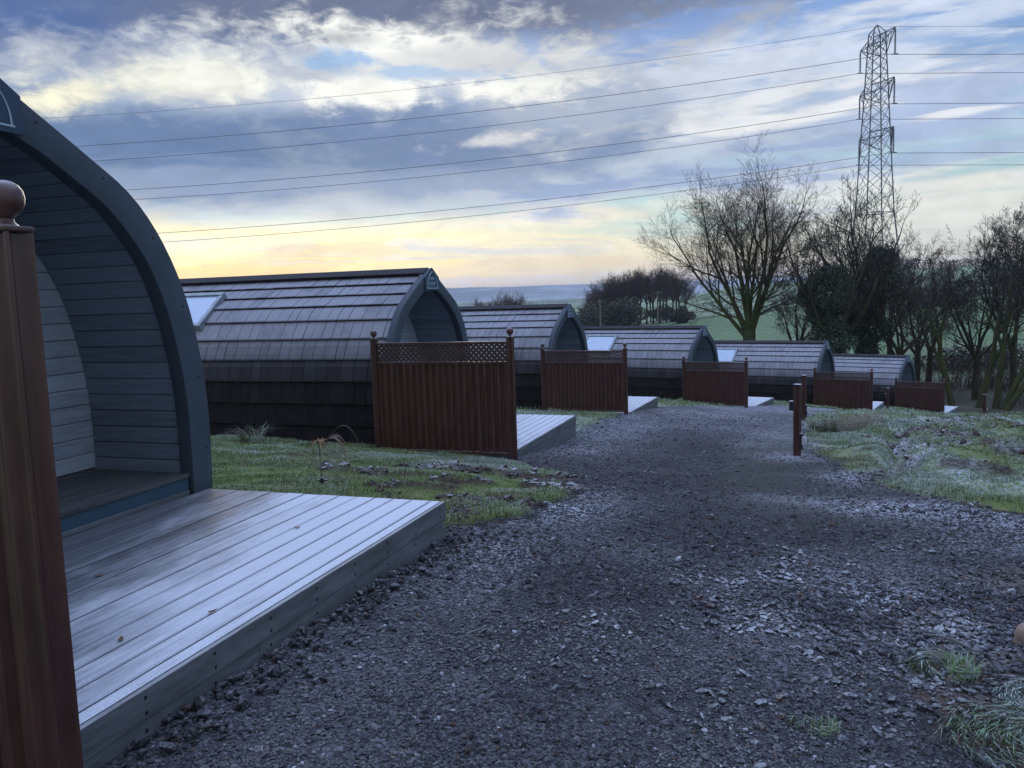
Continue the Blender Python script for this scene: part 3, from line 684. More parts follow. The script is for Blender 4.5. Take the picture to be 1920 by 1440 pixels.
# ------------------------------------------------------------------ fence screens
def post_mesh(m, x, y, z0, z1, w=.041):
    q = w; e = .010; g = .021                                  # ribbed steel section with a channel in each face
    o = [(-q,-q),(-q+e,-q),(-q+e+g,-q+g),(q-e-g,-q+g),(q-e,-q),(q,-q),(q,-q+e),(q-g,-q+e+g),(q-g,q-e-g),(q,q-e),(q,q),(q-e,q),(q-e-g,q-g),(-q+e+g,q-g),(-q+e,q),(-q,q),(-q,q-e),(-q+g,q-e-g),(-q+g,-q+e+g),(-q,-q+e)]
    m.prism([(x+a,y+b) for a,b in o], 'z', z0, z1)
FW = 2.0
def make_fence(hr, hl):
    """post on the track side at x=0, the other at x=-FW; z=0 is the top rail; hr/hl how far the posts go down"""
    root = empty('fence_screen')
    for x,h in ((0,hr),(-FW,hl)):
        m = MB(); post_mesh(m, x, 0, -h-.35, .045); p = m.build('post', M['brown'], root, bevel=.003)
        c = MB(); c.box(x-.044,x+.044,-.044,.044,.046,.060); cp = c.build('post_cap', M['brown'], p, bevel=.005)
        f = MB(); f.lathe([(.032,.060),(.026,.064),(.018,.072),(.017,.080),(.025,.088),(.038,.100),(.045,.118),(.0465,.134),(.043,.151),(.034,.165),(.019,.175),(0,.179)], (x,0,0), 24)
        f.build('ball_finial', M['brown'], p, smooth=True)
    xa, xb = -FW+.041, -.041
    m = MB(); m.box(xa,xb,-.024,.024,-.035,0); m.build('top_rail', M['brown'], root, bevel=.004)
    m = MB(); m.box(xa,xb,-.026,.026,-.30,-.265); m.build('middle_rail', M['brown'], root, bevel=.004)
    m = MB(); sl = (hl-hr)/FW
    zb0 = -hr+.06; zb1 = -hl+.06; zb = min(zb0, -hr+.06)
    m.add([(xa,-.026,zb),(xb,-.026,zb),(xb,.026,zb),(xa,.026,zb),(xa,-.026,zb+.035),(xb,-.026,zb+.035),(xb,.026,zb+.035),(xa,.026,zb+.035)],[(0,3,2,1),(4,5,6,7),(0,1,5,4),(1,2,6,5),(2,3,7,6),(3,0,4,7)])
    m.build('bottom_rail', M['brown'], root, bevel=.004)
    # trellis: two layers of diagonal strips with small diamond openings
    m = MB(); z0, z1 = -.265, -.035; hgt = z1-z0; st = .074; w = .0135
    for sg,y in ((1,-.007),(-1,.007)):
        k = xa-hgt
        while k < xb:
            pts = []                                           # strip from (k, z0) going up with slope sg
            a0 = (k, z0) if sg > 0 else (k+hgt, z0); a1 = (k+hgt, z1) if sg > 0 else (k, z1)
            dx = w*1.414
            q = [(a0[0]-dx,z0),(a0[0]+dx,z0),(a1[0]+dx,z1),(a1[0]-dx,z1)]
            # clip to xa..xb
            def clip(poly, xc, keep):
                out = []
                for i in range(len(poly)):
                    p0,p1 = poly[i],poly[(i+1)%len(poly)]; i0 = keep*(p0[0]-xc) >= 0; i1 = keep*(p1[0]-xc) >= 0
                    if i0: out.append(p0)
                    if i0 != i1:
                        t = (xc-p0[0])/(p1[0]-p0[0]); out.append((xc, p0[1]+t*(p1[1]-p0[1])))
                return out
            q = clip(q, xa, 1); q = clip(q, xb, -1) if q else q
            if len(q) >= 3: m.prism(q, 'y', y-.005, y+.005)
            k += st
    m.build('trellis', M['lattice'], root)
    # corrugated sheet
    V = []; F = []; x = xa; pr = []; p = .098
    while x < xb:
        for dx,y in ((0,-.014),(.022,-.018),(.040,-.014),(.056,.012),(.072,.018),(.086,.012)):
            if x+dx <= xb: pr.append((x+dx, y))
        x += p
    pr.append((xb, pr[-1][1]))
    m = MB(); n = len(pr); vs = []
    for x_,y_ in pr:
        for z_ in (zb+.03, -.295): vs += [(x_,y_-.002,z_),(x_,y_+.002,z_)]
    fs = []
    for i in range(n-1):
        a = 4*i; fs += [(a,a+4,a+6,a+2),(a+1,a+3,a+7,a+5),(a,a+1,a+5,a+4),(a+2,a+6,a+7,a+3)]
    m.add(vs, fs); sh = m.build('corrugated_sheet', M['brown'], root)
    return root
FENCE_LABELS = ['closest brown screen, its ball-topped fluted post looming beside the nearest deck','largest brown screen with trellis top, standing on the grass beside the frosted deck',
 'brown trellis-topped screen second in size, before the pod without a rooflight','brown screen third in size, in front of the pod with the pale rooflight','brown screen between the marker posts and the thin dark post','smallest brown screen, last in the row, near the leaning trees']
FH_ = [(1.66,1.6),(1.575,1.50),(1.47,1.41),(1.40,1.24),(1.46,1.22),(1.40,1.12)]
for i,(x,y,z,a) in enumerate(PODS):
    o = make_fence(*FH_[i])
    px_,py_ = podw(i, 1.92 if i else 1.95, -1.8 if i else -1.575)
    if i == 0: px_, py_ = -1.91, 1.615
    o.location = (px_, py_, z-1.06 if i else .157); o.rotation_euler = (0, 0 if i else 0, -rad(a)); tag(o, FENCE_LABELS[i], 'fence', 'brown steel fence screens between the pods')

# ------------------------------------------------------------------ hook-up posts along the track
def make_marker(x, y, z, h, w, lamp, sock, label):
    root = empty('marker_post', (x, y, z), rad(-17), label, 'bollard', 'brown posts beside the track')
    m = MB(); post_mesh(m, 0, 0, -.3, h, w); m.build('post', M['brown'], root, bevel=.003)
    c = MB(); c.box(-w-.006,w+.006,-w-.006,w+.006,h+.001,h+.03); c.build('cap', M['cap'], root, bevel=.006)
    if lamp:
        l = MB(); l.box(-w-.062,-w-.001,-.04,.04,h-.36,h-.24); l.box(-w-.075,-w-.001,-.05,.05,h-.24,h-.222); l.build('side_lamp', M['cap'], root, bevel=.004)
    if sock:
        l = MB(); l.box(w+.001,w+.03,-.045,.045,.12,.36); bx = l.build('socket_back', M['cap'], root, bevel=.004)
        l = MB(); l.box(w+.0305,w+.085,-.04,.04,.19,.31); l.build('socket', M['socket'], root, bevel=.008)
    return root
make_marker(.123,12.52,-2.50,1.05,.045,True,True,'nearest brown marker post with a pale socket low on its side')
make_marker(.345,20.6,-3.20,1.05,.050,True,True,'brown marker post just behind the nearest one, cap showing above it')
make_marker(4.016,37.92,-5.50,1.02,.05,True,False,'dark thin post between the last two fence screens')
make_marker(10.13,50.1,-7.28,1.05,.075,False,True,'farthest dark post, standing alone before the leaning trees')

# ------------------------------------------------------------------ small things lying about
def lump(name, loc, r, mat, label, cat, seed, sq=(1,1,.7), sub=3, group=None):
    bm = bmesh.new(); bmesh.ops.create_icosphere(bm, subdivisions=sub, radius=1); q = random.Random(seed); ph = [q.uniform(0,6) for _ in range(9)]
    for v in bm.verts:
        c = v.co; k = 1+.16*math.sin(c.x*2.7+ph[0])*math.cos(c.y*2.3+ph[1])+.10*math.sin(c.z*4+ph[2]+c.x*3)+.05*math.sin(c.y*9+ph[3])
        v.co = Vector((c.x*sq[0]*k*r, c.y*sq[1]*k*r, c.z*sq[2]*k*r))
    me = bpy.data.meshes.new(name); bm.to_mesh(me); bm.free(); me.materials.append(mat)
    for p in me.polygons: p.use_smooth = True
    o = link(bpy.data.objects.new(name, me)); o.location = loc; o.rotation_euler = (0,0,seed); return tag(o, label, cat, group)
lump('stone', (1.05,4.14,h1(1.05,4.14)+.045), .075, M['brick'], 'rounded buff stone at the gravel edge by the frosted cobbles', 'stone', 4, (1.1,.8,.85))
def stick(name, pts, r, mat, label, cat='stick', group=None):
    m = MB()
    for a,b in zip(pts[:-1], pts[1:]): m.bar(a, b, r, 6)
    o = m.build(name, mat, None, smooth=True); return tag(o, label, cat, group)
def gp(x, y, dz): return (x, y, float(path_h(np.array([x]), np.array([y]))[0])+dz)
stick('twig', [gp(.60,4.08,.02),gp(.66,4.05,.028),gp(.72,4.0,.028),gp(.77,3.93,.018)], .006, M['wpole'], 'pale curved twig lying on the frosted cobbles')
stick('twig', [gp(-1.36,3.25,.02),gp(-1.32,3.29,.035),gp(-1.30,3.35,.03)], .004, M['wpole'], 'small pale twig on the dark gravel nearest the deck')
rr = random.Random(21)
for k,(u,v,rz,lab) in enumerate([(1.25,.75,.4,'curled brown leaf in the middle of the frosted deck'),(1.62,-.45,1.2,'dead leaf near the front edge of the frosted deck'),(1.45,-.78,2.2,'dark leaf scrap on the near corner of the frosted deck'),(.75,-.2,.9,'small dark leaf scrap on the damp part of the nearest deck')]):
    X,Y = podw(0,u,v); m = MB(); z0 = PODS[0][2]-2.6+.016
    n = 7; vs = []; 
    for i in range(n):
        t = i/(n-1); w = .014*math.sin(math.pi*min(t*1.05+.03,1))+.001
        for s in (-1,0,1): vs.append((t*.04-.02, s*w*.7, .003*abs(s)+.005*(t-.5)**2*4))
    fs = []
    for i in range(n-1):
        for s in range(2): fs.append((3*i+s,3*i+s+1,3*i+4+s,3*i+3+s))
    m.add(vs, fs); o = m.build('fallen_leaf', M['leaf']); o.location = (X,Y,z0); o.rotation_euler = (0,0,rz); tag(o, lab, 'leaf', 'leaves on the nearest deck')
    sm = o.modifiers.new('s','SOLIDIFY'); sm.thickness = .0015

# dead drooping plant tied to a stake
def make_plant(x, y):
    z = float(ground_z(np.array([x]), np.array([y]))[0])
    root = empty('staked_plant', (x,y,z), .4, 'dead drooping orange-brown plant tied to a thin stake behind the nearest deck', 'plant')
    m = MB(); m.bar((0,0,-.1),(-.004,0,.12),.006,6); m.bar((-.004,0,.12),(-.012,0,.42),.005,6); m.build('stake', M['wpole'], root)
    m = MB(); m.bar((-.002,0,.055),(-.002,0,.10),.016,8); m.bar((-.045,0,.078),(.045,0,.078),.009,8); m.build('tie_clip', M['cap'], root)
    V = []; F = []; Cc = []; q = random.Random(8)
    def blade(a, L, rise, w, c, cx=0.0, cz=.42):
        n = 8; n0 = len(V)
        for i in range(n+1):
            t = i/n; rr_ = L*(.85*t-.18*t*t); zz = cz+rise*math.sin(min(t*2.2,1.57))-L*1.05*max(0,t-.28)**1.7; ww = w*(1-t)**.5*(.6+.4*math.sin(3.1*t))+.0008
            cxx = cx+rr_*math.cos(a); cyy = rr_*math.sin(a); px_ = -math.sin(a)*ww; py_ = math.cos(a)*ww
            V.append((cxx-px_,cyy-py_,zz)); V.append((cxx+px_,cyy+py_,zz+.002)); Cc.extend([c,c])
        for i in range(n): F.append((n0+2*i,n0+2*i+1,n0+2*i+3,n0+2*i+2))
    for i in range(26): blade(q.uniform(0,6.28), q.uniform(.10,.20), q.uniform(.01,.05), .006, q.choice([(.30,.11,.05),(.36,.17,.06),(.24,.09,.045),(.38,.24,.10)]), -.012)
    for i in range(16): blade(q.uniform(-.7,.5), q.uniform(.22,.36), q.uniform(.03,.08), .0035, q.choice([(.20,.10,.07),(.26,.15,.10),(.16,.09,.07)]), .05, .44)
    blade(-.15,.52,.20,.003,(.16,.11,.09),.04,.43)
    np_mesh('dead_leaves', np.array(V), np.array(F), M['straw'], root, col=np.array(Cc))
make_plant(-3.95, 6.25)

# ------------------------------------------------------------------ bare trees
def tubes(segs, k):
    """segs (n,8): p0 p1 r0 r1 -> vertices, faces"""
    s = np.asarray(segs, float); p, q, r0, r1 = s[:,:3], s[:,3:6], s[:,6], s[:,7]
    d = q-p; l = np.linalg.norm(d, axis=1)[:,None]+1e-9; d = d/l
    ref = np.where(np.abs(d[:,2:3]) > .9, np.array([[1.,0,0]]), np.array([[0,0,1.]]))
    a = np.cross(d, ref); a /= np.linalg.norm(a, axis=1)[:,None]+1e-9; b = np.cross(d, a)
    t = 2*np.pi*np.arange(k)/k; ct, st = np.cos(t), np.sin(t)
    ring = a[:,None,:]*ct[None,:,None]+b[:,None,:]*st[None,:,None]
    q = q + d*(r1*.4)[:,None]
    V = np.concatenate([p[:,None,:]+ring*r0[:,None,None], q[:,None,:]+ring*r1[:,None,None]], 1).reshape(-1, 3)
    n = len(s); base = (np.arange(n)*2*k)[:,None]; i = np.arange(k); j = (i+1) % k
    F = np.stack([base+i, base+j, base+k+j, base+k+i], -1).reshape(-1, 4)
    return V, F
def grow_tree(seed, height, limbs, spread, trunk_r, fork=.12, levels=5, lean=(0,0), up=.12, kink=.16, kids=(3,3,3,3,2), ratio=.66, width=1.0, twig_r=.008, first=.2, rfac=.5, vary=(.55,1.15)):
    q = random.Random(seed); segs = []
    def rnd(): return Vector((q.gauss(0,1), q.gauss(0,1), q.gauss(0,1)))
    def branch(p, d, L, r, lv):
        n = 6 if lv <= 1 else (5 if lv == 2 else (4 if lv == 3 else 3)); step = L/n; pts = []
        rend = max(twig_r*.6, r*(.45 if lv < 2 else .30))
        for i in range(n):
            d = (d + rnd()*kink*(1 if lv else .5)*(.55 if lv == 1 else 1) + Vector((0,0,up*(.4+.6*i/n))) ).normalized()
            p2 = p + d*step; ra = r+(rend-r)*i/n; rb = r+(rend-r)*(i+1)/n
            segs.append((*p, *p2, ra, rb, lv)); pts.append((Vector(p2), Vector(d), rb, (i+1)/n)); p = p2
        if lv < levels:
            kn = kids[min(lv, len(kids)-1)]; 
            for j in range(kn):
                t = first+(1-first)*((j+q.uniform(.1,.9))/kn); i = min(n-1, int(t*n)); bp_, bd, br, _ = pts[i]
                ax = bd.cross(rnd()).normalized(); ang = q.uniform(.42,.95); nd = (Matrix.Rotation(ang, 3, ax) @ bd)
                nd = Vector((nd.x*width, nd.y*width, nd.z)).normalized()
                branch(bp_, nd, L*ratio*q.uniform(.75,1.15)*(1.1-.35*t), max(twig_r, br*q.uniform(.45,.72)), lv+1)
            bp_, bd, br, _ = pts[-1]
            branch(bp_, (bd+rnd()*.18).normalized(), L*ratio*.9, max(twig_r, br), lv+1)
    # bole
    p = Vector((0,0,-.3)); hb = height*fork; n = 4; d = Vector((lean[0], lean[1], 1)).normalized(); r = trunk_r*1.35
    for i in range(n):
        p2 = p + d*(hb+.3)/n + Vector((q.gauss(0,.02), q.gauss(0,.02), 0)); r2 = trunk_r*(1.1-.2*(i+1)/n); segs.append((*p, *p2, r, r2, 0)); p = p2; r = r2
    a0 = q.uniform(0, 6.28)
    for k in range(limbs):
        a = a0+2*math.pi*k/limbs+q.uniform(-.35,.35); s_ = spread*q.uniform(*vary)*(0.25 if k == 0 and limbs > 2 else 1)
        d = Vector((math.cos(a)*s_+lean[0]*.6, math.sin(a)*s_+lean[1]*.6, 1)).normalized()
        branch(p-Vector((0,0,hb*.12*(k%2))), d, height*(1-fork)*q.uniform(.40,.50), r*q.uniform(rfac*.85,rfac*1.25), 1)
    return np.array(segs)
def tree_meshes(name, segs, mt, mc, split=2, scale_to=None):
    top = np.percentile(segs[:,5], 99.7)
    if scale_to: k = scale_to/top; segs[:,:6] *= k
    lo = segs[segs[:,8] < split]; hi = segs[segs[:,8] >= split]
    V0,F0 = tubes(lo, 7); mid = hi[hi[:,6] > .025]; thin = hi[hi[:,6] <= .025]
    V1,F1 = tubes(mid, 5) if len(mid) else (np.zeros((0,3)), np.zeros((0,4),int)); V2,F2 = tubes(thin, 3) if len(thin) else (np.zeros((0,3)), np.zeros((0,4),int))
    return (V0,F0),(np.vstack([V1,V2]), np.vstack([F1, F2+len(V1)]))
def make_tree(name, segs, mt, mc, loc, label, cat='tree', group=None, rz=0, split=2, height=None):
    a,b = tree_meshes(name, segs, mt, mc, split, height)
    root = empty(name, loc, rz, label, cat, group)
    np_mesh('trunk', a[0], a[1], mt, root, smooth=True); np_mesh('crown', b[0], b[1], mc, root)
    return root
def ivy_part(root, path, n, seed, r0, r1, leaf=.16):
    """leaf clusters wrapped round a limb path (list of points)"""
    q = np.random.default_rng(seed); P_ = np.array(path, float); t = q.random(n)*(len(P_)-1); i = np.minimum(t.astype(int), len(P_)-2); f = (t-i)[:,None]
    c = P_[i]*(1-f)+P_[i+1]*f; tt = t/(len(P_)-1)
    lob = 1+.45*np.sin(tt*19+q.random()*6)+.25*np.sin(tt*41)
    R_ = (r0+(r1-r0)*tt)*(.30+.70*q.random(n)**.5)*np.clip(lob, .45, 1.6)
    a = q.random(n)*6.283; c = c+np.c_[np.cos(a)*R_, np.sin(a)*R_, q.normal(0,.15,n)]
    u = q.normal(size=(n,3)); u /= np.linalg.norm(u, axis=1)[:,None]; w = np.cross(u, q.normal(size=(n,3))); w /= np.linalg.norm(w, axis=1)[:,None]+1e-9
    s = leaf*q.uniform(.5,1.25,n)[:,None]
    V = np.stack([c-u*s*.5, c-w*s*.38, c+u*s*.6, c+w*s*.38], 1).reshape(-1,3); F = (np.arange(n)*4)[:,None]+np.arange(4)
    g = q.uniform(.55,1.5,n)[:,None]*np.array([.066,.102,.056]); col = np.repeat(g, 4, 0)
    np_mesh('ivy', V, F, M['ivy'], root, col=col)
def ground_at(x, y): return (x, y, h1(x, y)-.05)
def place(px_, D):                                              # site position from a bearing and a distance
    r = at_depth(px_, 560, D); return r[0], r[1]

# the big open-grown tree
x,y = place(1408, 50)
segs = grow_tree(19, 16.0, 11, .64, .42, fork=.26, levels=6, up=.065, kink=.09, kids=(3,5,5,4,3,2), ratio=.58, twig_r=.0058, first=.14, rfac=.33, vary=(.22,1.35))
make_tree('bare_tree', segs, M['bark'], M['twig'], ground_at(x,y), 'tallest bare tree with wide open crown and mossy forked trunk behind the tiled roofs', height=14.6, split=3)
# ivy-clad pair
for px_,D,sd,hh,lab,cols in ((1562,49,31,12.2,'bare tree with ivy-clad trunk, left one of the dark ivied pair',[(0,0,.2),(.1,0,2.5),(-.15,0,5.0),(-.1,.1,8.2)]),
                        (1628,51,47,14.0,'bare tree with the thickest ivy on its trunk, standing under the pylon',[(0,0,.2),(-.1,0,3),(.25,0,6),(.8,0,9.4)])):
    x,y = place(px_, D)
    segs = grow_tree(sd, hh, 6, .66, .36, fork=.25, levels=6, up=.12, kink=.13, kids=(4,4,4,3,3,2), ratio=.58, twig_r=.009, first=.15)
    o = make_tree('ivy_clad_tree', segs, M['bark2'], M['twig2'], ground_at(x,y), lab, height=hh, split=3, group='ivy-clad trees')
    ivy_part(o, cols, 17000, sd, .85, 1.0)
    ivy_part(o, [(0,0,3.0),(-1.0,.2,5.2),(-1.7,.3,7.0)] if sd == 31 else [(0,0,3.0),(-.9,.2,5.0),(-1.3,.2,6.6)], 3400, sd+1, .5, .4)
# filler trees of the same belt
for px_,D,sd,hh,lb,sp,lab,mt,mc in (
  (1500,56,61,9.0,5,.7,'shorter bushy bare tree filling the gap between the tallest tree and the ivied pair','bark2','twig2'),
  (1690,50,62,9.6,5,.75,'small dark bare tree with low fork, right of the ivied pair','bark2','twig2'),
  (1668,58,67,10.8,5,.6,'slender bare tree whose fine twigs show right of the pylon legs','bark2','twig'),
  (1745,57,63,8.0,4,.55,'thin pale twiggy tree between the ivied pair and the big right-hand tree','bark2','twig3'),
  (1722,54,68,9.6,5,.6,'twiggy bare tree filling the gap left of the pale thin one','bark2','twig'),
  (1835,50,64,9.6,6,.60,'many-branched dark tree with rounded crown beside the right edge','bark2','twig2'),
  (1905,49,65,11.6,7,.58,'tall dark tree at the right edge with the densest twigs','bark2','twig2'),
  (1960,50,66,12.0,6,.6,'tall dark tree mostly cut off by the right edge','bark2','twig2')):
    x,y = place(px_, D)
    segs = grow_tree(sd, hh, lb, sp, .21, fork=.25, levels=6, up=.11, kink=.14, kids=(4,4,4,3,3,2), ratio=.58, twig_r=.009, first=.12)
    make_tree('bare_tree', segs, M[mt], M[mc], ground_at(x,y), lab, height=hh, split=3)
# leaning pale-barked stems in front of the right-hand trees
for px_,D,sd,hh,ln,lab in ((1797,46,71,8.2,(-.28,0),'crooked mossy stem leaning left, above the last deck'),
   (1838,46.5,72,8.0,(.22,.05),'pale thin stem standing alone behind the farthest dark post'),
   (1872,46,73,9.0,(.10,0),'dark upright stem, innermost of the multi-stemmed clump at the right edge'),
   (1880,45.6,74,9.5,(.42,0),'mossy stem leaning right in the clump at the right edge'),
   (1886,45.2,75,9.5,(.62,.1),'lowest sweeping mossy stem of the clump at the right edge')):
    x,y = place(px_, D)
    segs = grow_tree(sd, hh, 3, .4, .17, fork=.36, levels=5, lean=(ln[0],ln[1]), up=.12, kink=.17, kids=(3,3,3,3,2), ratio=.64, twig_r=.010, rfac=.75)
    make_tree('leaning_tree', segs, M['bark'], M['twig2'], ground_at(x,y), lab, height=hh, split=3, group='leaning stems by the last deck')
# brown scrub along the field edge
def make_bush(seed, h, w, n, mat):
    q = random.Random(seed); segs = []
    for i in range(n):
        a = q.uniform(0,6.28); p = Vector((q.uniform(-.5,.5)*w, q.uniform(-.3,.3)*w, -.1)); d = Vector((math.cos(a)*.35, math.sin(a)*.35, 1)).normalized(); r = q.uniform(.008,.02)
        L = h*q.uniform(.55,1.0)/5
        for k in range(5):
            d = (d+Vector((q.gauss(0,.16), q.gauss(0,.16), .03))).normalized(); p2 = p+d*L; segs.append((*p,*p2,r*(1-k*.17),r*(1-(k+1)*.17),1)); 
            for z in range(2):
                e = (d+Vector((q.gauss(0,.55), q.gauss(0,.55), q.gauss(.1,.3)))).normalized(); f = p+d*L*q.random(); segs.append((*f,*(f+e*L*q.uniform(.5,1.2)),.007,.004,2))
            p = p2
    return np.array(segs)
BUSH = [(1335,62,2.8,3.2,'twig3','thin brown scrub bush below the left limbs of the tallest tree'),(1495,55,3.4,3.2,'twig3','dense reddish-brown bush between the tallest tree and the ivied pair'),
        (1455,60,3.0,2.6,'twig3','pale brown scrub bush right of the mossy forked trunk'),(1590,52,3.0,3.2,'bracken','rusty bush at the foot of the ivied pair'),(1730,54,2.2,3.0,'bracken','low rusty scrub under the small dark tree'),
        (1815,56,3.4,3.4,'twig','tall brown thicket left of the rounded dark crown'),(1868,54,3.2,3.4,'twig2','dark thicket behind the multi-stemmed clump'),(1540,54,3.6,3.0,'twig3','brown thicket at the left side of the ivied pair'),(1775,62,2.0,4.0,'twig','low dark scrub at the edge of the pale frosty field'),(1835,54,2.0,3.5,'bracken','rusty bracken clump behind the pale thin stem'),(1925,47,1.5,2.6,'twig','dark bramble bush at the foot of the right-hand clump'),(1905,56,2.6,3.5,'bracken','brown scrub bush behind the right-hand clump'),(1655,56,2.6,3.0,'twig2','dark twiggy bush right of the thickest ivy')]
for i,(px_,D,h,w,mt,lab) in enumerate(BUSH):
    x,y = place(px_, D); s = make_bush(200+i, h, w, 70, mt); V,F = tubes(s, 3); o = np_mesh('scrub_bush', V, F, M[mt]); o.location = ground_at(x,y); tag(o, lab, 'bush', 'scrub along the field edge')

# round wood on the field: tall bare trees
protos = []
for k in range(4):
    segs = grow_tree(300+k, 13, 6, .50, .20, fork=.33, levels=4, up=.10, kink=.11, kids=(6,7,6,5), ratio=.56, twig_r=.016, first=.0)
    a,b = tree_meshes('w', segs, None, None, 2, 13.0); root = empty('wood_tree'); np_mesh('trunk', a[0], a[1], M['bark2'], root); np_mesh('crown', b[0], b[1], M['twig'], root); protos.append(root)
WOOD = [(1100,185,9.0,'low tree at the left end of the round wood, crown sloping down to the valley'),(1112,178,11,None),(1124,184,12.2,None),(1137,180,12.6,None),(1150,187,13.4,None),(1163,181,13.2,None),(1176,184,13.6,None),
  (1188,179,13.3,None),(1200,186,14.4,None),(1212,181,14.0,None),(1224,184,14.6,None),(1237,178,13.8,None),(1249,185,14.0,None),(1261,181,13.4,None),(1273,184,12.6,None),(1285,180,10.8,'right-hand end tree of the round wood, crown stooping toward the tallest tree'),(1120,192,11.5,None),(1145,195,13,None),(1170,193,13.5,None),(1195,194,14,None),(1219,193,14.2,None),(1244,194,14,None),(1268,192,13,None)]
first = [True]*4
q = random.Random(77)
for i,(px_,D,h,lab) in enumerate(WOOD):
    k = i % 4
    o = protos[k] if first[k] else copy_tree(protos[k]); first[k] = False
    x,y = place(px_, D); o.location = (x,y,h1(x,y)-.2); o.rotation_euler = (0,0,q.uniform(0,6.28)); f = h/13.0*.90; o.scale = (f*q.uniform(.95,1.2),f*q.uniform(.95,1.2),f)
    tag(o, lab or 'tall bare tree with straight dark trunk inside the round wood on the field', 'tree', 'bare trees of the round wood')
# evergreen understorey of the wood
for i,(px_,D,w,h,lab) in enumerate(((1098,172,6.5,5.5,'dark green thicket at the left foot of the round wood'),(1125,171,6,6.6,'olive thicket behind the left telegraph pole'),(1150,172,6,7.0,'olive thicket in the middle of the round wood'),(1177,173,6,6.4,'olive thicket left of the bare trunks of the round wood'),(1276,170,4.4,3.6,'green thicket at the right foot of the round wood'),(1246,198,8.0,3.6,'small low thicket under the right trunks of the round wood'))):
    n = 3800; g = np.random.default_rng(400+i); u = g.normal(size=(n,3)); u /= np.linalg.norm(u,axis=1)[:,None]; r = g.random(n)**.4
    c = u*r[:,None]*np.array([w*.62,w*.45,h*.5])*(1+.3*np.sin(u[:,:1]*5+i)*np.cos(u[:,2:]*4)); c[:,2] += h*.42; c = c[c[:,2] > -.2]; n = len(c)
    a = g.normal(size=(n,3)); a /= np.linalg.norm(a,axis=1)[:,None]; b = np.cross(a,g.normal(size=(n,3))); b /= np.linalg.norm(b,axis=1)[:,None]; s = g.uniform(.12,.42,n)[:,None]
    V = np.stack([c-a*s,c-b*s*.35,c+a*s,c+b*s*.35],1).reshape(-1,3); F = (np.arange(n)*4)[:,None]+np.arange(4)
    base = np.array([.055,.055,.028]) if 0 < i < 4 else np.array([.035,.050,.026])
    o = np_mesh('evergreen_thicket', V, F, M['ivy'], col=np.repeat(g.uniform(.6,1.4,n)[:,None]*base,4,0)); x,y = place(px_,D); o.location = (x,y,h1(x,y)); tag(o, lab, 'thicket', 'thickets in the round wood')
# lone poplar clump, hedges and far woods
for i,(px_,D,hh,lab) in enumerate(((940,250,6.2,'left half of the small twiggy clump on the valley rim'),(955,252,7.0,'taller right half of the small twiggy clump on the valley rim'),(968,250,6.4,'right-hand twiggy tree of the small clump on the valley rim'),(898,300,5.6,'spiky small tree left of the twiggy clump'),(915,320,4.6,'low hedge tree beside the spiky small tree'))):
    x,y = place(px_, D); segs = grow_tree(500+i, 8, 9, .34, .15, fork=.05, levels=4, up=.25, kink=.10, kids=(4,4,4,3), ratio=.62, twig_r=.035)
    o = make_tree('distant_tree', segs, M['bark2'], M['twig3'], (x,y,h1(x,y)-.3), lab, height=hh+7.5, split=2, group='distant trees on the valley rim')
def treeline(pts, n, h, label, seed, base, dep=6.0):
    g = np.random.default_rng(seed); P_ = np.array([place(a,d) for a,d in pts]); t = g.random(n)*(len(P_)-1); i = np.minimum(t.astype(int), len(P_)-2); f = (t-i)[:,None]
    c = P_[i]*(1-f)+P_[i+1]*f + g.normal(0,dep,(n,2)); z = H(c[:,0],c[:,1]); hh = h*(.45+.8*vnoise(t*9,t*0+seed,seed))
    c = np.c_[c, z+hh*g.random(n)**.8]; a = g.normal(size=(n,3)); a /= np.linalg.norm(a,axis=1)[:,None]; b = np.cross(a,g.normal(size=(n,3))); b /= np.linalg.norm(b,axis=1)[:,None]; s = g.uniform(.2,.6,n)[:,None]*h*.22
    V = np.stack([c-a*s,c-b*s*.5,c+a*s,c+b*s*.5],1).reshape(-1,3); F = (np.arange(n)*4)[:,None]+np.arange(4)
    o = np_mesh('treeline', V, F, M['ivy'], col=np.repeat(g.uniform(.6,1.4,n)[:,None]*np.array(base),4,0)); tag(o, label, 'treeline', kind='stuff')
treeline([(860,300),(900,320),(930,310)], 900, 4.0, 'low brown hedge on the valley rim beyond the roofs', 1, (.05,.045,.03), 1.2)
treeline([(985,420),(1030,380),(1090,330)], 2200, 5, 'dark hedge running down left of the round wood', 2, (.04,.045,.028), 3)
treeline([(880,1700),(980,1650),(1110,1500)], 2200, 10, 'far dark woods across the valley floor', 3, (.035,.04,.03), 25)
treeline([(1660,372),(1720,362),(1790,352),(1860,350),(1960,345)], 3200, 3.0, 'dark hedge along the crest of the right-hand hill', 4, (.035,.036,.026), 1.5)
treeline([(1690,366),(1712,363)], 700, 5.0, 'dark copse on the crest of the right-hand hill', 5, (.03,.034,.024), 2.5)
treeline([(1440,440),(1530,420),(1640,390)], 1800, 3.0, 'faint hedge along the hill crest behind the ivied pair', 6, (.04,.042,.03), 2)
treeline([(1300,210),(1420,190),(1560,170),(1700,150),(1800,130)], 2600, 2.2, 'hedge crossing the frosty field below the hill', 7, (.045,.042,.03), 1.2)
treeline([(1730,66),(1800,64),(1870,64),(1960,62)], 2600, 1.5, 'dark bramble bank at the near edge of the pale field', 8, (.035,.030,.022), .6)

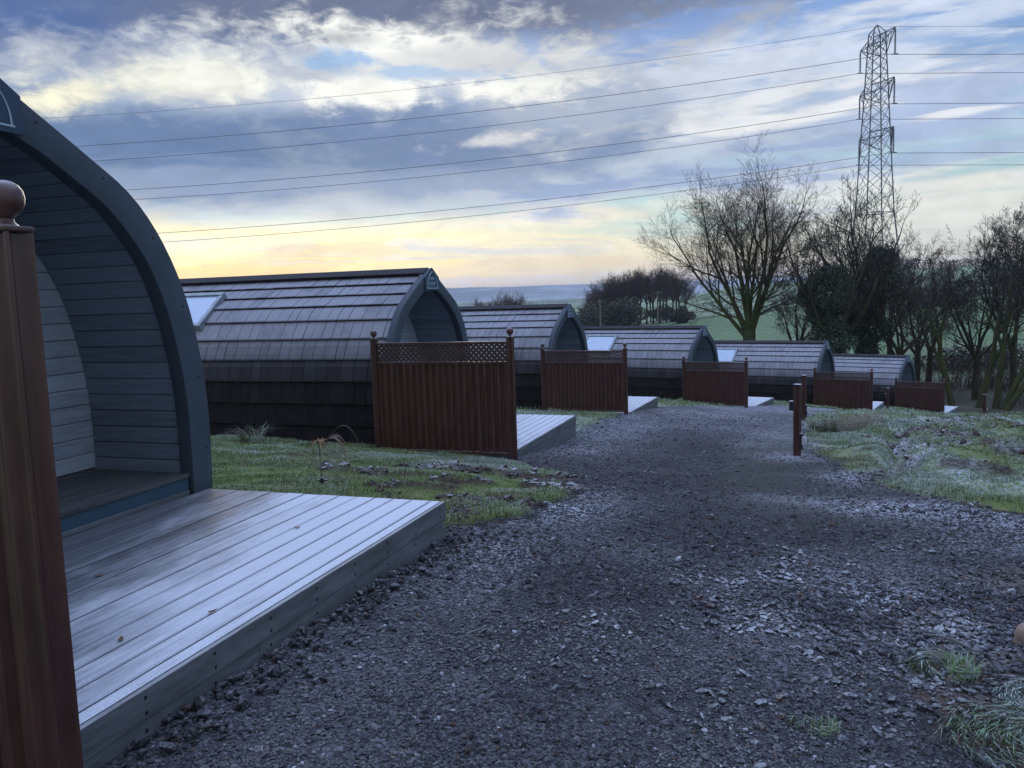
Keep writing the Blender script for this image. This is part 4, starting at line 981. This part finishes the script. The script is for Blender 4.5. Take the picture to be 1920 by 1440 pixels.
# telegraph poles on the field
def tpole(px_, D, top, label, arm):
    x,y = place(px_, D); z = h1(x,y); t = at_depth(px_, top, D)[2]; root = empty('telegraph_pole', (x,y,z), YAW, label, 'telegraph pole', 'telegraph poles on the field')
    m = MB(); m.bar((0,0,-.4),(0,0,t-z),.17,8,.12); m.build('pole', M['wpole'], root)
    m = MB(); m.box(-arm,arm,-.06,.06,t-z-.32,t-z-.18); m.build('crossarm', M['wpole'], root)
    for s in (-.85,0,.85):
        i = MB(); i.bar((s*arm,0,t-z-.18),(s*arm,0,t-z+.02),.05,6); i.build('insulator', M['insul'], root)
    return np.array((x,y,t-.1))
pa = tpole(1233,150,546,'pale telegraph pole with crossarm in front of the bare trunks of the wood',.75)
pb = tpole(1125,150,563,'shorter pale telegraph pole in front of the olive thickets',.5)

# ------------------------------------------------------------------ pylon and its lines
PD = 90.0
top = at_depth(1639, 47, PD); pc = at_depth(1637, 560, PD); PX,PY = pc[0],pc[1]; pz = h1(PX,PY)
root = empty('electricity_pylon', (PX,PY,pz), YAW, 'tall steel lattice pylon rising behind the ivied trees', 'pylon')
zt = top[2]-pz
def zpx(y, x=1637, D=PD): return at_depth(x, y, D)[2]-pz
zl = [zpx(400), zpx(62)]; wl = [1.46, .62]
def hw(z): return wl[0]+(wl[1]-wl[0])*(z-zl[0])/(zl[1]-zl[0]) if z > zl[0] else wl[0]+(zl[0]-z)*.085
zs = [0, zl[0]*.35, zl[0]*.7, zl[0]]; 
for y in (357,319,285,255,228,203,180,158,138,119,101,83,62): zs.append(zpx(y))
legs = [MB() for _ in range(4)]; br = MB(); cor = ((-1,-1),(1,-1),(1,1),(-1,1))
for a,b in zip(zs[:-1], zs[1:]):
    ha,hb = hw(a),hw(b)
    for k in range(4):
        c0,c1 = cor[k],cor[(k+1)%4]
        legs[k].bar((c0[0]*ha,c0[1]*ha,a),(c0[0]*hb,c0[1]*hb,b),.07,4)
        br.bar((c0[0]*ha,c0[1]*ha,a),(c1[0]*hb,c1[1]*hb,b),.034,3); br.bar((c1[0]*ha,c1[1]*ha,a),(c0[0]*hb,c0[1]*hb,b),.034,3)
        if a in (zs[3],zs[1]) or b == zs[-1]: br.bar((c0[0]*ha,c0[1]*ha,a),(c1[0]*ha,c1[1]*ha,a),.05,3)
h_ = hw(zs[-1])
pk = MB()
for c in cor: pk.bar((c[0]*h_,c[1]*h_,zs[-1]),(0,0,zt),.06,4)
[l_.build('tower_leg', M['steel'], root) for l_ in legs]; br.build('bracing', M['steel'], root); pk.build('earth_peak', M['steel'], root)
ARM = 4.15; tips = []
for yn,yf,yin,yif in ((54.7,93,102,138),(147,179,195,224),(239,264,287,310)):
    zn = (at_depth(1661,yn,PD-ARM)[2]+at_depth(1609,yf,PD+ARM)[2])/2-pz
    for s in (-1,1):
        am = MB(); t = (0,s*ARM,zn); h0 = hw(zn)
        for c in (-1,1):
            am.bar((c*h0,s*h0,zn+.05),t,.055,4); am.bar((c*hw(zn-1.5),s*hw(zn-1.5),zn-1.5),t,.055,4)
            for f in (.33,.66):
                p0 = Vector((c*h0,s*h0,zn+.05)).lerp(Vector(t), f); p1 = Vector((c*h0,s*h0,zn-1.5)).lerp(Vector(t), max(0,f-.3)); am.bar(p0,p1,.035,3)
        for f in (.3,.6): am.bar(Vector((-h0,s*h0,zn)).lerp(Vector(t),f),Vector((h0,s*h0,zn)).lerp(Vector(t),f),.035,3)
        am.build('crossarm', M['steel'], root)
        D = PD+s*ARM; zi = at_depth(1661 if s < 0 else 1609, yin if s < 0 else yif, D)[2]-pz
        im = MB(); n = 13; pr = []
        for i in range(n): z = zi+.1+(zn-zi-.25)*i/n; pr += [(.05,z),(.135,z+.03),(.05,z+.11)]
        im.lathe(pr+[(.03,zn)], (0,s*ARM,0), 8); im.bar((-.35,s*ARM,zi),(.35,s*ARM,zi+.04),.05,4); im.build('insulator', M['insul'], root)
        tips.append((s,zi+pz))
def wire(xs_ys, D, r, label, right_y):
    P_ = [at_depth(x,y,D) for x,y in xs_ys]; L0 = [p@Rw0 for p in P_]; Z = [p[2] for p in P_]
    cf = np.polyfit(L0, Z, 2); pr = at_depth(1925, right_y, D); l1 = max(L0); z1 = float(np.polyval(cf, l1))
    cu = bpy.data.curves.new('power_cable', 'CURVE'); cu.dimensions = '3D'; cu.bevel_depth = r; cu.bevel_resolution = 1
    pts = [(l, float(np.polyval(cf, l))) for l in np.linspace(l1-118, l1, 50)]+[(l1+(pr@Rw0-l1)*t, z1+(pr[2]-z1)*t-.0012*0) for t in (1,2.2,4)]
    sp = cu.splines.new('POLY'); sp.points.add(len(pts)-1)
    for i,(l,z) in enumerate(pts): p = Rw0*l+FH*D; sp.points[i].co = (p[0],p[1],z,1)
    cu.materials.append(M['wire']); me = bpy.data.meshes.new_from_object(bpy.data.objects.new('tmp', cu)); me.name = 'power_cable'
    o = link(bpy.data.objects.new('power_cable', me)); return tag(o, label, 'power cable', 'cables strung from the pylon')
N_,F_ = PD-ARM, PD+ARM
wire([(1639,50),(960,146),(85,222)], PD, .016, 'thin earth wire running from the peak of the pylon', 49)
wire([(1661,102),(960,201.5),(150,274)], N_, .027, 'cable hung from the near end of the top crossarm', 101.5)
wire([(1609,138),(960,231),(182,301.5)], F_, .027, 'cable hung from the far end of the top crossarm', 136)
wire([(1661,195),(960,294),(240,356)], N_, .027, 'cable hung from the near end of the middle crossarm', 193)
wire([(1609,224),(960,314),(255,374)], F_, .027, 'cable hung from the far end of the middle crossarm', 222)
wire([(1661,287),(960,381),(300,437)], N_, .027, 'cable hung from the near end of the bottom crossarm', 286)
wire([(1609,310),(960,397),(306,454)], F_, .027, 'cable hung from the far end of the bottom crossarm', 309)

# ------------------------------------------------------------------ grass, gravel stones, soil clods
def in_view(x, y, m=1.0):
    L = x*math.cos(YAW)+y*math.sin(YAW); D = -x*math.sin(YAW)+y*math.cos(YAW)
    return (D > 1.0) & (np.abs(L) < D*.70+m)
def clear_of_pods(x, y, pad=0.02):
    ok = np.ones(len(x), bool)
    for i,(px_,py_,pz,a) in enumerate(PODS):
        c,s = math.cos(rad(a)),math.sin(rad(a)); u = (x-px_)*c-(y-py_)*s; v = (x-px_)*s+(y-py_)*c
        ok &= ~((u > -PL) & (u < 0.0) & (np.abs(v) < 1.56)); ok &= ~((u >= 0.0) & (u < 1.86+pad) & (v > -1.66) & (v < (1.55 if i == 0 else 1.76)))
    return ok
def blades(x, y, z, h, w, col, lean, seed):
    n = len(x); g = np.random.default_rng(seed); a = g.random(n)*6.283; b = a+g.normal(1.57,.4,n)
    dx,dy = np.cos(a)*w,np.sin(a)*w; lx,ly = np.cos(b)*lean*h,np.sin(b)*lean*h
    V = np.stack([np.c_[x-dx,y-dy,z-.01],np.c_[x+dx,y+dy,z-.01],np.c_[x+dx*.7+lx*.4,y+dy*.7+ly*.4,z+h*.6],np.c_[x-dx*.7+lx*.4,y-dy*.7+ly*.4,z+h*.6],np.c_[x+lx,y+ly,z+h*(1-.35*lean)]],1).reshape(-1,3)
    i = (np.arange(n)*5)[:,None]
    return V, (i+np.array([0,1,2,3])), (i+np.array([3,2,4])), np.repeat(col, 5, 0)
def grass_patch(name, label, xs, ys, n, hmin, hmax, seed, w=.003, brown=.12, dense=.35):
    g = np.random.default_rng(seed); x = g.uniform(*xs, n); y = g.uniform(*ys, n)
    sd = path_sd(x, y); so = soil_mask(x, y); cl = fbm(x*2.5, y*2.5, seed, 3)
    keep = in_view(x,y) & clear_of_pods(x,y) & (sd < -.02-.12*g.random(n)) & (g.random(n) > so*.85) & (g.random(n) < sstep(dense-.22, dense+.22, cl)*.9+.1)
    x,y,cl = x[keep],y[keep],cl[keep]; n = len(x); z = ground_z(x,y)
    d = np.hypot(x,y); h = g.uniform(hmin,hmax,n)*(.5+1.1*sstep(.3,.75,cl)); ww = w*np.maximum(1, d/9)*g.uniform(.7,1.4,n)
    fr = np.clip(frost_mask(x,y)*(.62 if seed < 3 else .85)+.20*sstep(9,18,d)+g.normal(0,.16,n), 0, 1)
    base = np.array([.205,.315,.080])*g.uniform(.55,1.3,(n,1)); base[:,0] *= g.uniform(.8,1.35,n); br = g.random(n) < brown+.35*sstep(.55,.7,fbm(x*.9,y*.9,seed+5,3)); base[br] = np.array([.27,.21,.10])*g.uniform(.5,1.25,(br.sum(),1))
    col = base*(1-fr[:,None]*.75)+np.array([.46,.54,.54])*fr[:,None]*.75
    V,F1,F2,Cc = blades(x,y,z,h,ww,col,g.uniform(.2,1.1,n),seed)
    o = np_mesh('grass', V, [F1,F2], M['grass'], col=Cc); return tag(o, label, 'grass', kind='stuff')
grass_patch('grass','short frosted lawn between the nearest deck and the largest screen',(-9.5,-1.7),(4.7,10.4),270000,.018,.055,1,.0026,.14,.34)
grass_patch('grass','frosty grass strips between the farther decks',(-9,7),(13.4,45),90000,.03,.10,2,.004,.12,.3)
grass_patch('grass','tufted frosty grass over the dug mound right of the track',(.2,6.5),(7.6,20),230000,.012,.055,3,.0030,.22,.44)
grass_patch('grass','frosted rough grass beyond the dug mound',(.5,16),(19,47),120000,.015,.065,4,.005,.22,.40)
# tufts
def tuft(cx, cy, n, r, hmin, hmax, seed, label, name='grass_tuft', fr=.4, brown=.3, w=.0035, base=(.12,.23,.06), pathz=False):
    g = np.random.default_rng(seed); a = g.random(n)*6.283; q = r*g.random(n)**.7; x = cx+np.cos(a)*q; y = cy+np.sin(a)*q*.9
    z = path_h(x,y) if pathz else ground_z(x,y); h = g.uniform(hmin,hmax,n)
    c = np.array(base)*g.uniform(.6,1.4,(n,1)); b = g.random(n) < brown; c[b] = np.array([.20,.15,.075])*g.uniform(.6,1.3,(b.sum(),1)); f = np.clip(g.normal(fr,.25,n),0,1)[:,None]; c = c*(1-f*.8)+np.array([.5,.58,.58])*f*.8
    V,F1,F2,Cc = blades(x,y,z,h,w*g.uniform(.6,1.4,n),c,g.uniform(.5,1.6,n),seed); o = np_mesh(name, V, [F1,F2], M['grass'], col=Cc); tag(o, label, 'grass tuft')
tuft(.86,3.05,1700,.34,.03,.10,11,'frosted grass tuft on brown soil at the bottom right corner',pathz=True,fr=.38,w=.0019)
tuft(.62,3.62,220,.13,.04,.12,12,'thin green tuft on the soil just above the corner tuft',pathz=True,fr=.12,w=.0024)
tuft(.98,3.42,700,.22,.03,.08,13,'frost-white mat of grass behind the corner tuft',pathz=True,fr=.85,w=.0026)
tuft(.10,2.95,90,.09,.02,.06,14,'tiny green sprig in the dark gravel near the bottom edge',pathz=True,fr=.05,w=.0022)
tuft(-7.3,9.75,130,.16,.20,.42,15,'tall pale grass tuft against the tiled wall of the pod',fr=.25,brown=.6,w=.003)
tuft(-3.72,4.83,500,.26,.03,.09,16,'mossy weeds growing at the corner of the nearest arch and deck',fr=.0,brown=.35,base=(.07,.085,.03),w=.004)
tuft(.95,16.8,420,.55,.22,.48,17,'dead brown weeds on the mound behind the nearest marker post',fr=.12,brown=.92,w=.005)
tuft(1.35,18.2,320,.5,.18,.40,18,'second clump of dead brown weeds farther up the mound',fr=.15,brown=.9,w=.005)
# stones
ico = bmesh.new(); bmesh.ops.create_icosphere(ico, subdivisions=1, radius=1); ICV = np.array([v.co[:] for v in ico.verts]); ico.verts.index_update(); ICF = np.array([[v.index for v in f.verts] for f in ico.faces]); ico.free()
def stones(name, label, cat, x, y, z, s, col, mat, seed, flat=.55, smooth=False, jit=.24):
    g = np.random.default_rng(seed); n = len(x); k = len(ICV)
    var = ICV[None]*(1+np.clip(g.normal(0,jit,(14,k,1)),-.4,.4))*np.array([1,.74,flat])[None,None]
    v = var[g.integers(0,14,n)]*s[:,None,None]*g.uniform(.75,1.3,(n,1,3)); a = g.random(n)*6.283; c_,s_ = np.cos(a)[:,None],np.sin(a)[:,None]
    tx = g.normal(0,.35,n)[:,None]; vx = v[:,:,0]*c_-v[:,:,1]*s_; vy = v[:,:,0]*s_+v[:,:,1]*c_; vz = v[:,:,2]+vx*tx
    V = np.stack([vx+x[:,None],vy+y[:,None],vz+z[:,None]],-1).reshape(-1,3); F = ((np.arange(n)*k)[:,None,None]+ICF[None]).reshape(-1,3)
    o = np_mesh(name, V, F, mat, col=np.repeat(col,k,0), smooth=smooth); return tag(o, label, cat, kind='stuff')
def gravel_cols(g, n):
    c = np.array([.044,.045,.052])*g.uniform(.3,1.7,(n,1))**1.2; r = g.random(n)
    c[r > .93] = np.array([.13,.13,.14])*g.uniform(.7,1.5,((r > .93).sum(),1)); c[r > .992] = (.38,.39,.42); m = (r < .05); c[m] = np.array([.075,.045,.032])*g.uniform(.6,1.3,(m.sum(),1)); m = (r > .05)&(r < .08); c[m] = np.array([.05,.058,.055])*g.uniform(.6,1.3,(m.sum(),1)); return c
def scatter_gravel(n, r0, r1, seed):
    g = np.random.default_rng(seed); d = np.exp(g.uniform(math.log(r0), math.log(r1), n)); a = g.uniform(-.62,.62,n); L = d*np.sin(a); D = d*np.cos(a)
    x = L*math.cos(YAW)-D*math.sin(YAW); y = L*math.sin(YAW)+D*math.cos(YAW); return g,x,y,d
g,x,y,d = scatter_gravel(210000, 1.6, 21, 21)
sd = path_sd(x,y); soil,fr,wear = path_zones(x,y)
keep = (sd > -.15*g.random(len(x))) & clear_of_pods(x,y,-.02) & (g.random(len(x)) > wear*.75) & (g.random(len(x)) > soil*.8)
x,y,d,fr = x[keep],y[keep],d[keep],fr[keep]; n = len(x)
s = np.clip(np.exp(g.normal(math.log(.0054), .48, n)), .0026, .022)*np.clip((d/3.2)**.45, .9, 1.5)
z = path_h(x,y)+s*.12
stones('gravel','loose dark gravel scattered over the track','gravel',x,y,z,s,gravel_cols(g,n),M['stone'],22,.48)
g = np.random.default_rng(31); n = 7600; x = g.normal(.60,.66,n); y = g.normal(4.35,.75,n); k = (path_sd(x,y) > .05) & (y > 2.7) & (fbm(x*2,y*2,5,3) > .40); x,y = x[k],y[k]; n = len(x)
s = np.clip(np.exp(g.normal(math.log(.0105),.48,n)),.005,.029); stones('gravel','frosted rounded cobbles on the right of the track','cobbles',x,y,path_h(x,y)+s*.25,s,gravel_cols(g,n)*1.25,M['cobble'],32,.72,False,.13)
g = np.random.default_rng(33); n = 420; t = g.random(n); x = -2.08+np.abs(g.normal(0,.14,n)); y = 1.6+t*3.3; s = np.clip(np.exp(g.normal(math.log(.013),.4,n)),.006,.030)
stones('gravel','larger stones heaped along the foot of the nearest deck','stones',x,y,path_h(x,y)+s*.3+.012,s,gravel_cols(g,n)*.8,M['stone'],34,.7)
# clods
g = np.random.default_rng(41); n = 60000; x = np.r_[g.uniform(-5,-1.6,n//2), g.uniform(.4,8,n//2)]; y = np.r_[g.uniform(5,9.2,n//2), g.uniform(8.5,38,n//2)]
so = soil_mask(x,y); keep = (so > .45) & (path_sd(x,y) < .15) & (fbm(x*1.7,y*1.7,77,3) > .38) & (g.random(n) < so*.38) & clear_of_pods(x,y); x,y = x[keep],y[keep]; n = len(x); d = np.hypot(x,y)
s = np.clip(np.exp(g.normal(math.log(.018),.55,n)),.006,.085)*np.clip(d/8,.8,1.9); col = np.array([.070,.052,.042])*g.uniform(.5,1.5,(n,1))
stones('soil_clods','broken brown soil clods dusted with frost','soil',x,y,ground_z(x,y)+s*.15,s,col,M['clod'],42,.6)

# ------------------------------------------------------------------ sky, sun, air, camera
w = bpy.data.worlds.new('World'); scene.world = w; w.use_nodes = True; t = NT(w.node_tree)
gen = t.n('ShaderNodeTexCoord').outputs['Generated']; dx,dy,dz = t.sep(gen)
cx = t.m('ADD', t.m('MULTIPLY', dx, math.cos(YAW)), t.m('MULTIPLY', dy, math.sin(YAW)))
cy = t.m('ADD', t.m('MULTIPLY', dx, -math.sin(YAW)), t.m('MULTIPLY', dy, math.cos(YAW)))
az = t.m('ARCTAN2', cx, cy); el = t.m('ARCSINE', dz)
def be(x, y):
    r = ray(x,y); r = r/np.linalg.norm(r); return math.atan2(r@Rw0, r@FH), math.asin(r[2])
# cloud deck coordinates and warps
den = t.m('MAXIMUM', t.m('ADD', dz, .10), .04)
deck = t.n('ShaderNodeCombineXYZ', {0: t.m('DIVIDE', cx, den), 1: t.m('DIVIDE', cy, den), 2: 0.0}).outputs[0]
ae = t.n('ShaderNodeCombineXYZ', {0: az, 1: el, 2: 0.0}).outputs[0]
n_big = t.noise(t.mapv(deck, (.55,.55,1), (3.1,1.7,0)), 1.0, 7, .58, .4)
n_puff = t.noise(t.mapv(ae, (1,1.9,1), (2.3,.4,0)), 9.0, 8, .60, .3)
n_wisp = t.noise(t.mapv(ae, (1.0,6.5,1), (.7,.2,0), (0,0,-.16)), 4.2, 8, .60, .5)
n_str = t.noise(t.mapv(ae, (1.2,14,1), (.1,.9,0), (0,0,-.05)), 4.0, 7, .62, .35)
n_mid = t.noise(t.mapv(ae, (1.0,2.6,1), (5.7,3.1,0), (0,0,-.10)), 5.0, 7, .58, .4)
lin = lambda c: tuple(((v/255)/12.92 if v <= 10 else ((v/255+.055)/1.055)**2.4) for v in c)
# clear sky: physical sky for the hue overhead, warmed towards the horizon
sky = t.n('ShaderNodeTexSky', sky_type='NISHITA'); sky.sun_disc = False; sky.sun_elevation = rad(15); sky.sun_rotation = -YAW+rad(-13); sky.air_density = 1.2; sky.dust_density = 1.0; sky.ozone_density = 2.0
t.set(sky.inputs[0], gen) if 'Vector' in sky.inputs else None
ramp = t.n('ShaderNodeValToRGB'); t.set(ramp.inputs[0], t.m('DIVIDE', t.m('MAXIMUM', el, 0.0), 1.2))
cr = ramp.color_ramp; stops = [(0,(214,202,184)),(.035,(206,206,190)),(.075,(168,204,208)),(.13,(165,195,218)),(.20,(134,168,216)),(.30,(112,150,214)),(.42,(112,142,205))]
while len(cr.elements) < len(stops): cr.elements.new(.5)
for e,(p,c) in zip(cr.elements, stops): e.position = p; e.color = (*lin(c),1)
col = t.mix(.12, ramp.outputs[0], t.n('ShaderNodeVectorMath', {0: sky.outputs[0], 3: .10}, operation='SCALE').outputs[0])
def blob(col, px_, py_, rx, ry, c, n, amp=.8, lo=.35, hi=.75, op=1.0, rot=0.0, sq=1.0, nc=.5):
    b,e = be(px_,py_); ra,re = rx/FPX*math.cos(b)**2+1e-4, ry/FPX
    da = t.m('SUBTRACT', az, b); de = t.m('SUBTRACT', el, e); s,k = math.sin(rot),math.cos(rot)
    u = t.m('DIVIDE', t.m('ADD', t.m('MULTIPLY', da, k), t.m('MULTIPLY', de, s)), ra); v = t.m('DIVIDE', t.m('SUBTRACT', t.m('MULTIPLY', de, k), t.m('MULTIPLY', da, s)), re)
    g = t.m('EXPONENT', t.m('MULTIPLY', t.m('ADD', t.m('MULTIPLY', u, u), t.m('MULTIPLY', v, v)), -sq))
    f = t.m('ADD', g, t.m('MULTIPLY', t.m('SUBTRACT', n, nc), amp))
    f = t.m('MULTIPLY', f, t.step(g, .015, .12)); f = t.step(f, lo, hi, 0, op)
    return t.mix(f, col, lin(c))
def con(n, a=.30, b=.70): return t.step(n, a, b)
n_puff, n_wisp, n_str, n_mid = con(n_puff,.32,.68), con(n_wisp,.32,.68), con(n_str,.34,.66), con(n_mid,.32,.68)
n_fine = con(t.noise(t.mapv(ae, (1,2.2,1), (9.3,4.4,0), (0,0,-.12)), 26.0, 7, .62, .5), .3, .7)
n_pf = t.m('ADD', t.m('MULTIPLY', n_puff, .62), t.m('MULTIPLY', n_fine, .38))
n_md = t.m('ADD', t.m('MULTIPLY', n_mid, .72), t.m('MULTIPLY', n_fine, .28))
# far streaks low over the valley
col = blob(col, 640,385,820,64,(188,196,206), n_wisp, .7, .1,.95,.95, .02)
col = blob(col, 560,468,680,64,(253,238,190), n_wisp, .60, .05,.85,.97)
col = blob(col, 600,500,470,38,(255,230,160), n_str, .70, .08,.85,.95)
col = blob(col, 420,520,300,26,(250,214,138), n_str, .8, .2,.9,.8)
col = blob(col, 560,476,430,26,(214,200,180), n_str, 1.1, .58,1.1,.55)
col = blob(col, 1080,470,440,15,(240,230,198), n_str, .95, .25,.8,.85, .02)
col = blob(col, 1010,497,340,16,(240,222,186), n_str, .9, .25,.8,.85)
col = blob(col, 1080,405,400,34,(244,236,212), n_wisp, .95, .25,.95,.92, .06)
col = blob(col, 1790,385,400,84,(228,228,218), n_str, .6, .2,.9,.95)
col = blob(col, 1560,345,360,48,(224,228,228), n_wisp, .9, .25,.9,.85)
col = blob(col, 980,522,260,9,(236,226,212), n_fine, 1.1, .35,.75,.9)
# broad pale sheet on the right
col = blob(col, 1330,262,700,110,(194,203,217), n_wisp, .9, .15,.95,.92, .12)
col = blob(col, 1400,302,460,40,(146,166,202), n_wisp, 1.0, .28,.95,.85, .10)
col = blob(col, 1760,175,360,70,(172,188,218), n_wisp, .9, .25,.95,.8)
col = blob(col, 1400,130,520,84,(208,216,230), n_wisp, 1.0, .28,1.0,.95, .16)
col = blob(col, 1330,215,500,34,(226,229,231), n_wisp, 1.0, .32,1.0,.95, .14)
col = blob(col, 1380,238,320,16,(236,238,238), n_wisp, 1.0, .35,.95,.85, .12)
col = blob(col, 1150,100,260,60,(206,210,216), n_pf, 1.0, .30,1.0,.9, .1)
col = blob(col, 1800,208,80,7,(234,236,236), n_str, .9, .3,1.0,.8, .03)
col = blob(col, 1790,40,380,50,(200,213,234), n_wisp, 1.1, .33,1.0,.85, .2)
col = blob(col, 1700,300,360,20,(160,180,214), n_str, .9, .3,.85,.7, .05)
# blue-grey bank across the left and middle
col = blob(col, 380,272,820,100,(104,127,164), n_md, .62, .10,.90,1.0, .02)
col = blob(col, 820,272,380,70,(118,137,170), n_md, .8, .2,.95,.85)
col = blob(col, 420,338,640,34,(150,165,190), n_wisp, .9, .3,1.0,.65)
col = blob(col, 120,20,640,116,(84,109,158), n_md, .5, .1,.85,1.0)
col = blob(col, 1010,20,450,82,(116,124,146), n_pf, .75, .2,.95,.96)
col = blob(col, 700,2,480,88,(104,114,140), n_md, .65, .15,.9,.96)
col = blob(col, 1080,190,320,66,(172,180,196), n_pf, .9, .3,1.0,.8)
# the lit break in the clouds
col = blob(col, 560,130,620,62,(188,194,203), n_pf, .75, .12,.95,.95, .04)
col = blob(col, 250,158,320,40,(222,224,214), n_pf, .80, .18,1.05,.95, .17)
col = blob(col, 120,178,150,26,(244,240,212), n_pf, .8, .25,1.05,.9, .2)
col = blob(col, 400,152,230,36,(238,238,226), n_pf, 1.0, .35,1.15,.92)
col = blob(col, 800,100,380,74,(226,228,224), n_pf, .95, .24,1.1,.97, -.02)
col = blob(col, 640,168,190,28,(246,246,238), n_pf, .9, .26,1.05,.95)
col = blob(col, 690,66,170,40,(248,248,240), n_pf, .95, .32,1.1,.95)
col = blob(col, 840,172,260,30,(242,242,234), n_pf, 1.0, .32,1.1,.92)
col = blob(col, 900,112,190,36,(198,200,202), n_pf, 1.0, .40,1.05,.8)
col = blob(col, 650,72,120,20,(150,156,166), n_pf, 1.2, .48,.95,.75)
col = blob(col, 610,112,90,34,(146,178,216), n_pf, 1.1, .40,1.0,.9)
col = blob(col, 830,138,150,17,(156,184,214), n_pf, 1.2, .46,1.0,.8)
col = blob(col, 935,262,100,17,(216,217,217), n_pf, .9, .28,1.0,.9, .1)
col = blob(col, 1245,60,150,44,(118,154,212), n_wisp, .9, .32,1.0,.7, .2)
# unseen sky overhead and behind the viewer, made brighter to lift the foreground
up_ = t.step(el, .50, .95); lift_c = t.mix(t.step(n_big, .35, .65), (1.0,1.28,2.06), (1.26,1.55,2.38)); col = t.mix(up_, col, lift_c)
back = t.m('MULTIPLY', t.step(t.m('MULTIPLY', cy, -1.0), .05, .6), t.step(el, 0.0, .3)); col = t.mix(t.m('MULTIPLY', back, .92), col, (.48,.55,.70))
col = t.mix(t.step(el, 0.0, -.05), col, (.05,.055,.06))
var = t.m('MULTIPLY_ADD', t.m('SUBTRACT', t.m('ADD', t.m('MULTIPLY', n_mid, .45), t.m('MULTIPLY', n_fine, .55)), .5), .24, 1.0)
bg_b, bg_e = be(470,478); gg = t.m('ADD', t.m('POWER', t.m('ABSOLUTE', t.m('DIVIDE', t.m('SUBTRACT', az, bg_b), .36)), 2.0), t.m('POWER', t.m('ABSOLUTE', t.m('DIVIDE', t.m('SUBTRACT', el, bg_e), .055)), 2.0))
var = t.m('MULTIPLY', var, t.m('MULTIPLY_ADD', t.m('EXPONENT', t.m('MULTIPLY', gg, -1.0)), .38, 1.0))
b2,e2 = be(640,130); g2 = t.m('ADD', t.m('POWER', t.m('ABSOLUTE', t.m('DIVIDE', t.m('SUBTRACT', az, b2), .20)), 2.0), t.m('POWER', t.m('ABSOLUTE', t.m('DIVIDE', t.m('SUBTRACT', el, e2), .05)), 2.0))
var = t.m('MULTIPLY', var, t.m('MULTIPLY_ADD', t.m('EXPONENT', t.m('MULTIPLY', g2, -1.0)), .06, 1.0))
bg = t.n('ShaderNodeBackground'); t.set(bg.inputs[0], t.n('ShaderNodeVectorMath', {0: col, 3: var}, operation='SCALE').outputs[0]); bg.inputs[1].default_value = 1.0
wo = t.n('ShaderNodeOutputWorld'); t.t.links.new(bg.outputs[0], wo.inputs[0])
try: w.cycles.sampling_method = 'MANUAL'; w.cycles.sample_map_resolution = 512
except Exception: pass

sd_ = bpy.data.lights.new('sun', 'SUN'); sd_.energy = .5; sd_.angle = rad(24); sd_.color = (1.0,.90,.76)
so_ = bpy.data.objects.new('sun', sd_); link(so_)
b,e = be(600,120); sdir = Rw0*math.sin(b)*math.cos(e)+FH*math.cos(b)*math.cos(e)+np.array([0,0,math.sin(e)])
so_.rotation_euler = Vector(-sdir).to_track_quat('-Z','Y').to_euler()

HAZE = 1.9e-4
if HAZE:
    m = bpy.data.materials.new('thin_morning_haze'); m.use_nodes = True; tt = NT(m.node_tree); out = tt.n('ShaderNodeOutputMaterial'); pv = tt.n('ShaderNodeVolumePrincipled')
    pv.inputs['Color'].default_value = (.80,.87,1.0,1); pv.inputs['Density'].default_value = HAZE; pv.inputs['Anisotropy'].default_value = .2; tt.t.links.new(pv.outputs[0], out.inputs['Volume'])
    hz = MB().box(-9500,9500,-9500,9500,-60,72).build('haze', m); tag(hz, 'thin blue air filling the valley', 'haze', kind='stuff')

cam = bpy.data.cameras.new('camera'); co = bpy.data.objects.new('camera', cam); link(co); scene.camera = co
cam.sensor_width = 36; cam.lens = 36*FPX/1920; cam.clip_start = .05; cam.clip_end = 30000
co.matrix_world = Matrix(((Rw[0],Uw[0],-Fw[0],0),(Rw[1],Uw[1],-Fw[1],0),(Rw[2],Uw[2],-Fw[2],0),(0,0,0,1)))
scene.view_settings.view_transform = 'Standard'; scene.view_settings.look = 'None'; scene.view_settings.exposure = 0.14; scene.view_settings.gamma = 1.0
scene.render.resolution_x = 1024; scene.render.resolution_y = 768
scene.cycles.max_bounces = 6; scene.cycles.diffuse_bounces = 3; scene.cycles.glossy_bounces = 2; scene.cycles.volume_bounces = 0
scene.cycles.use_denoising = True
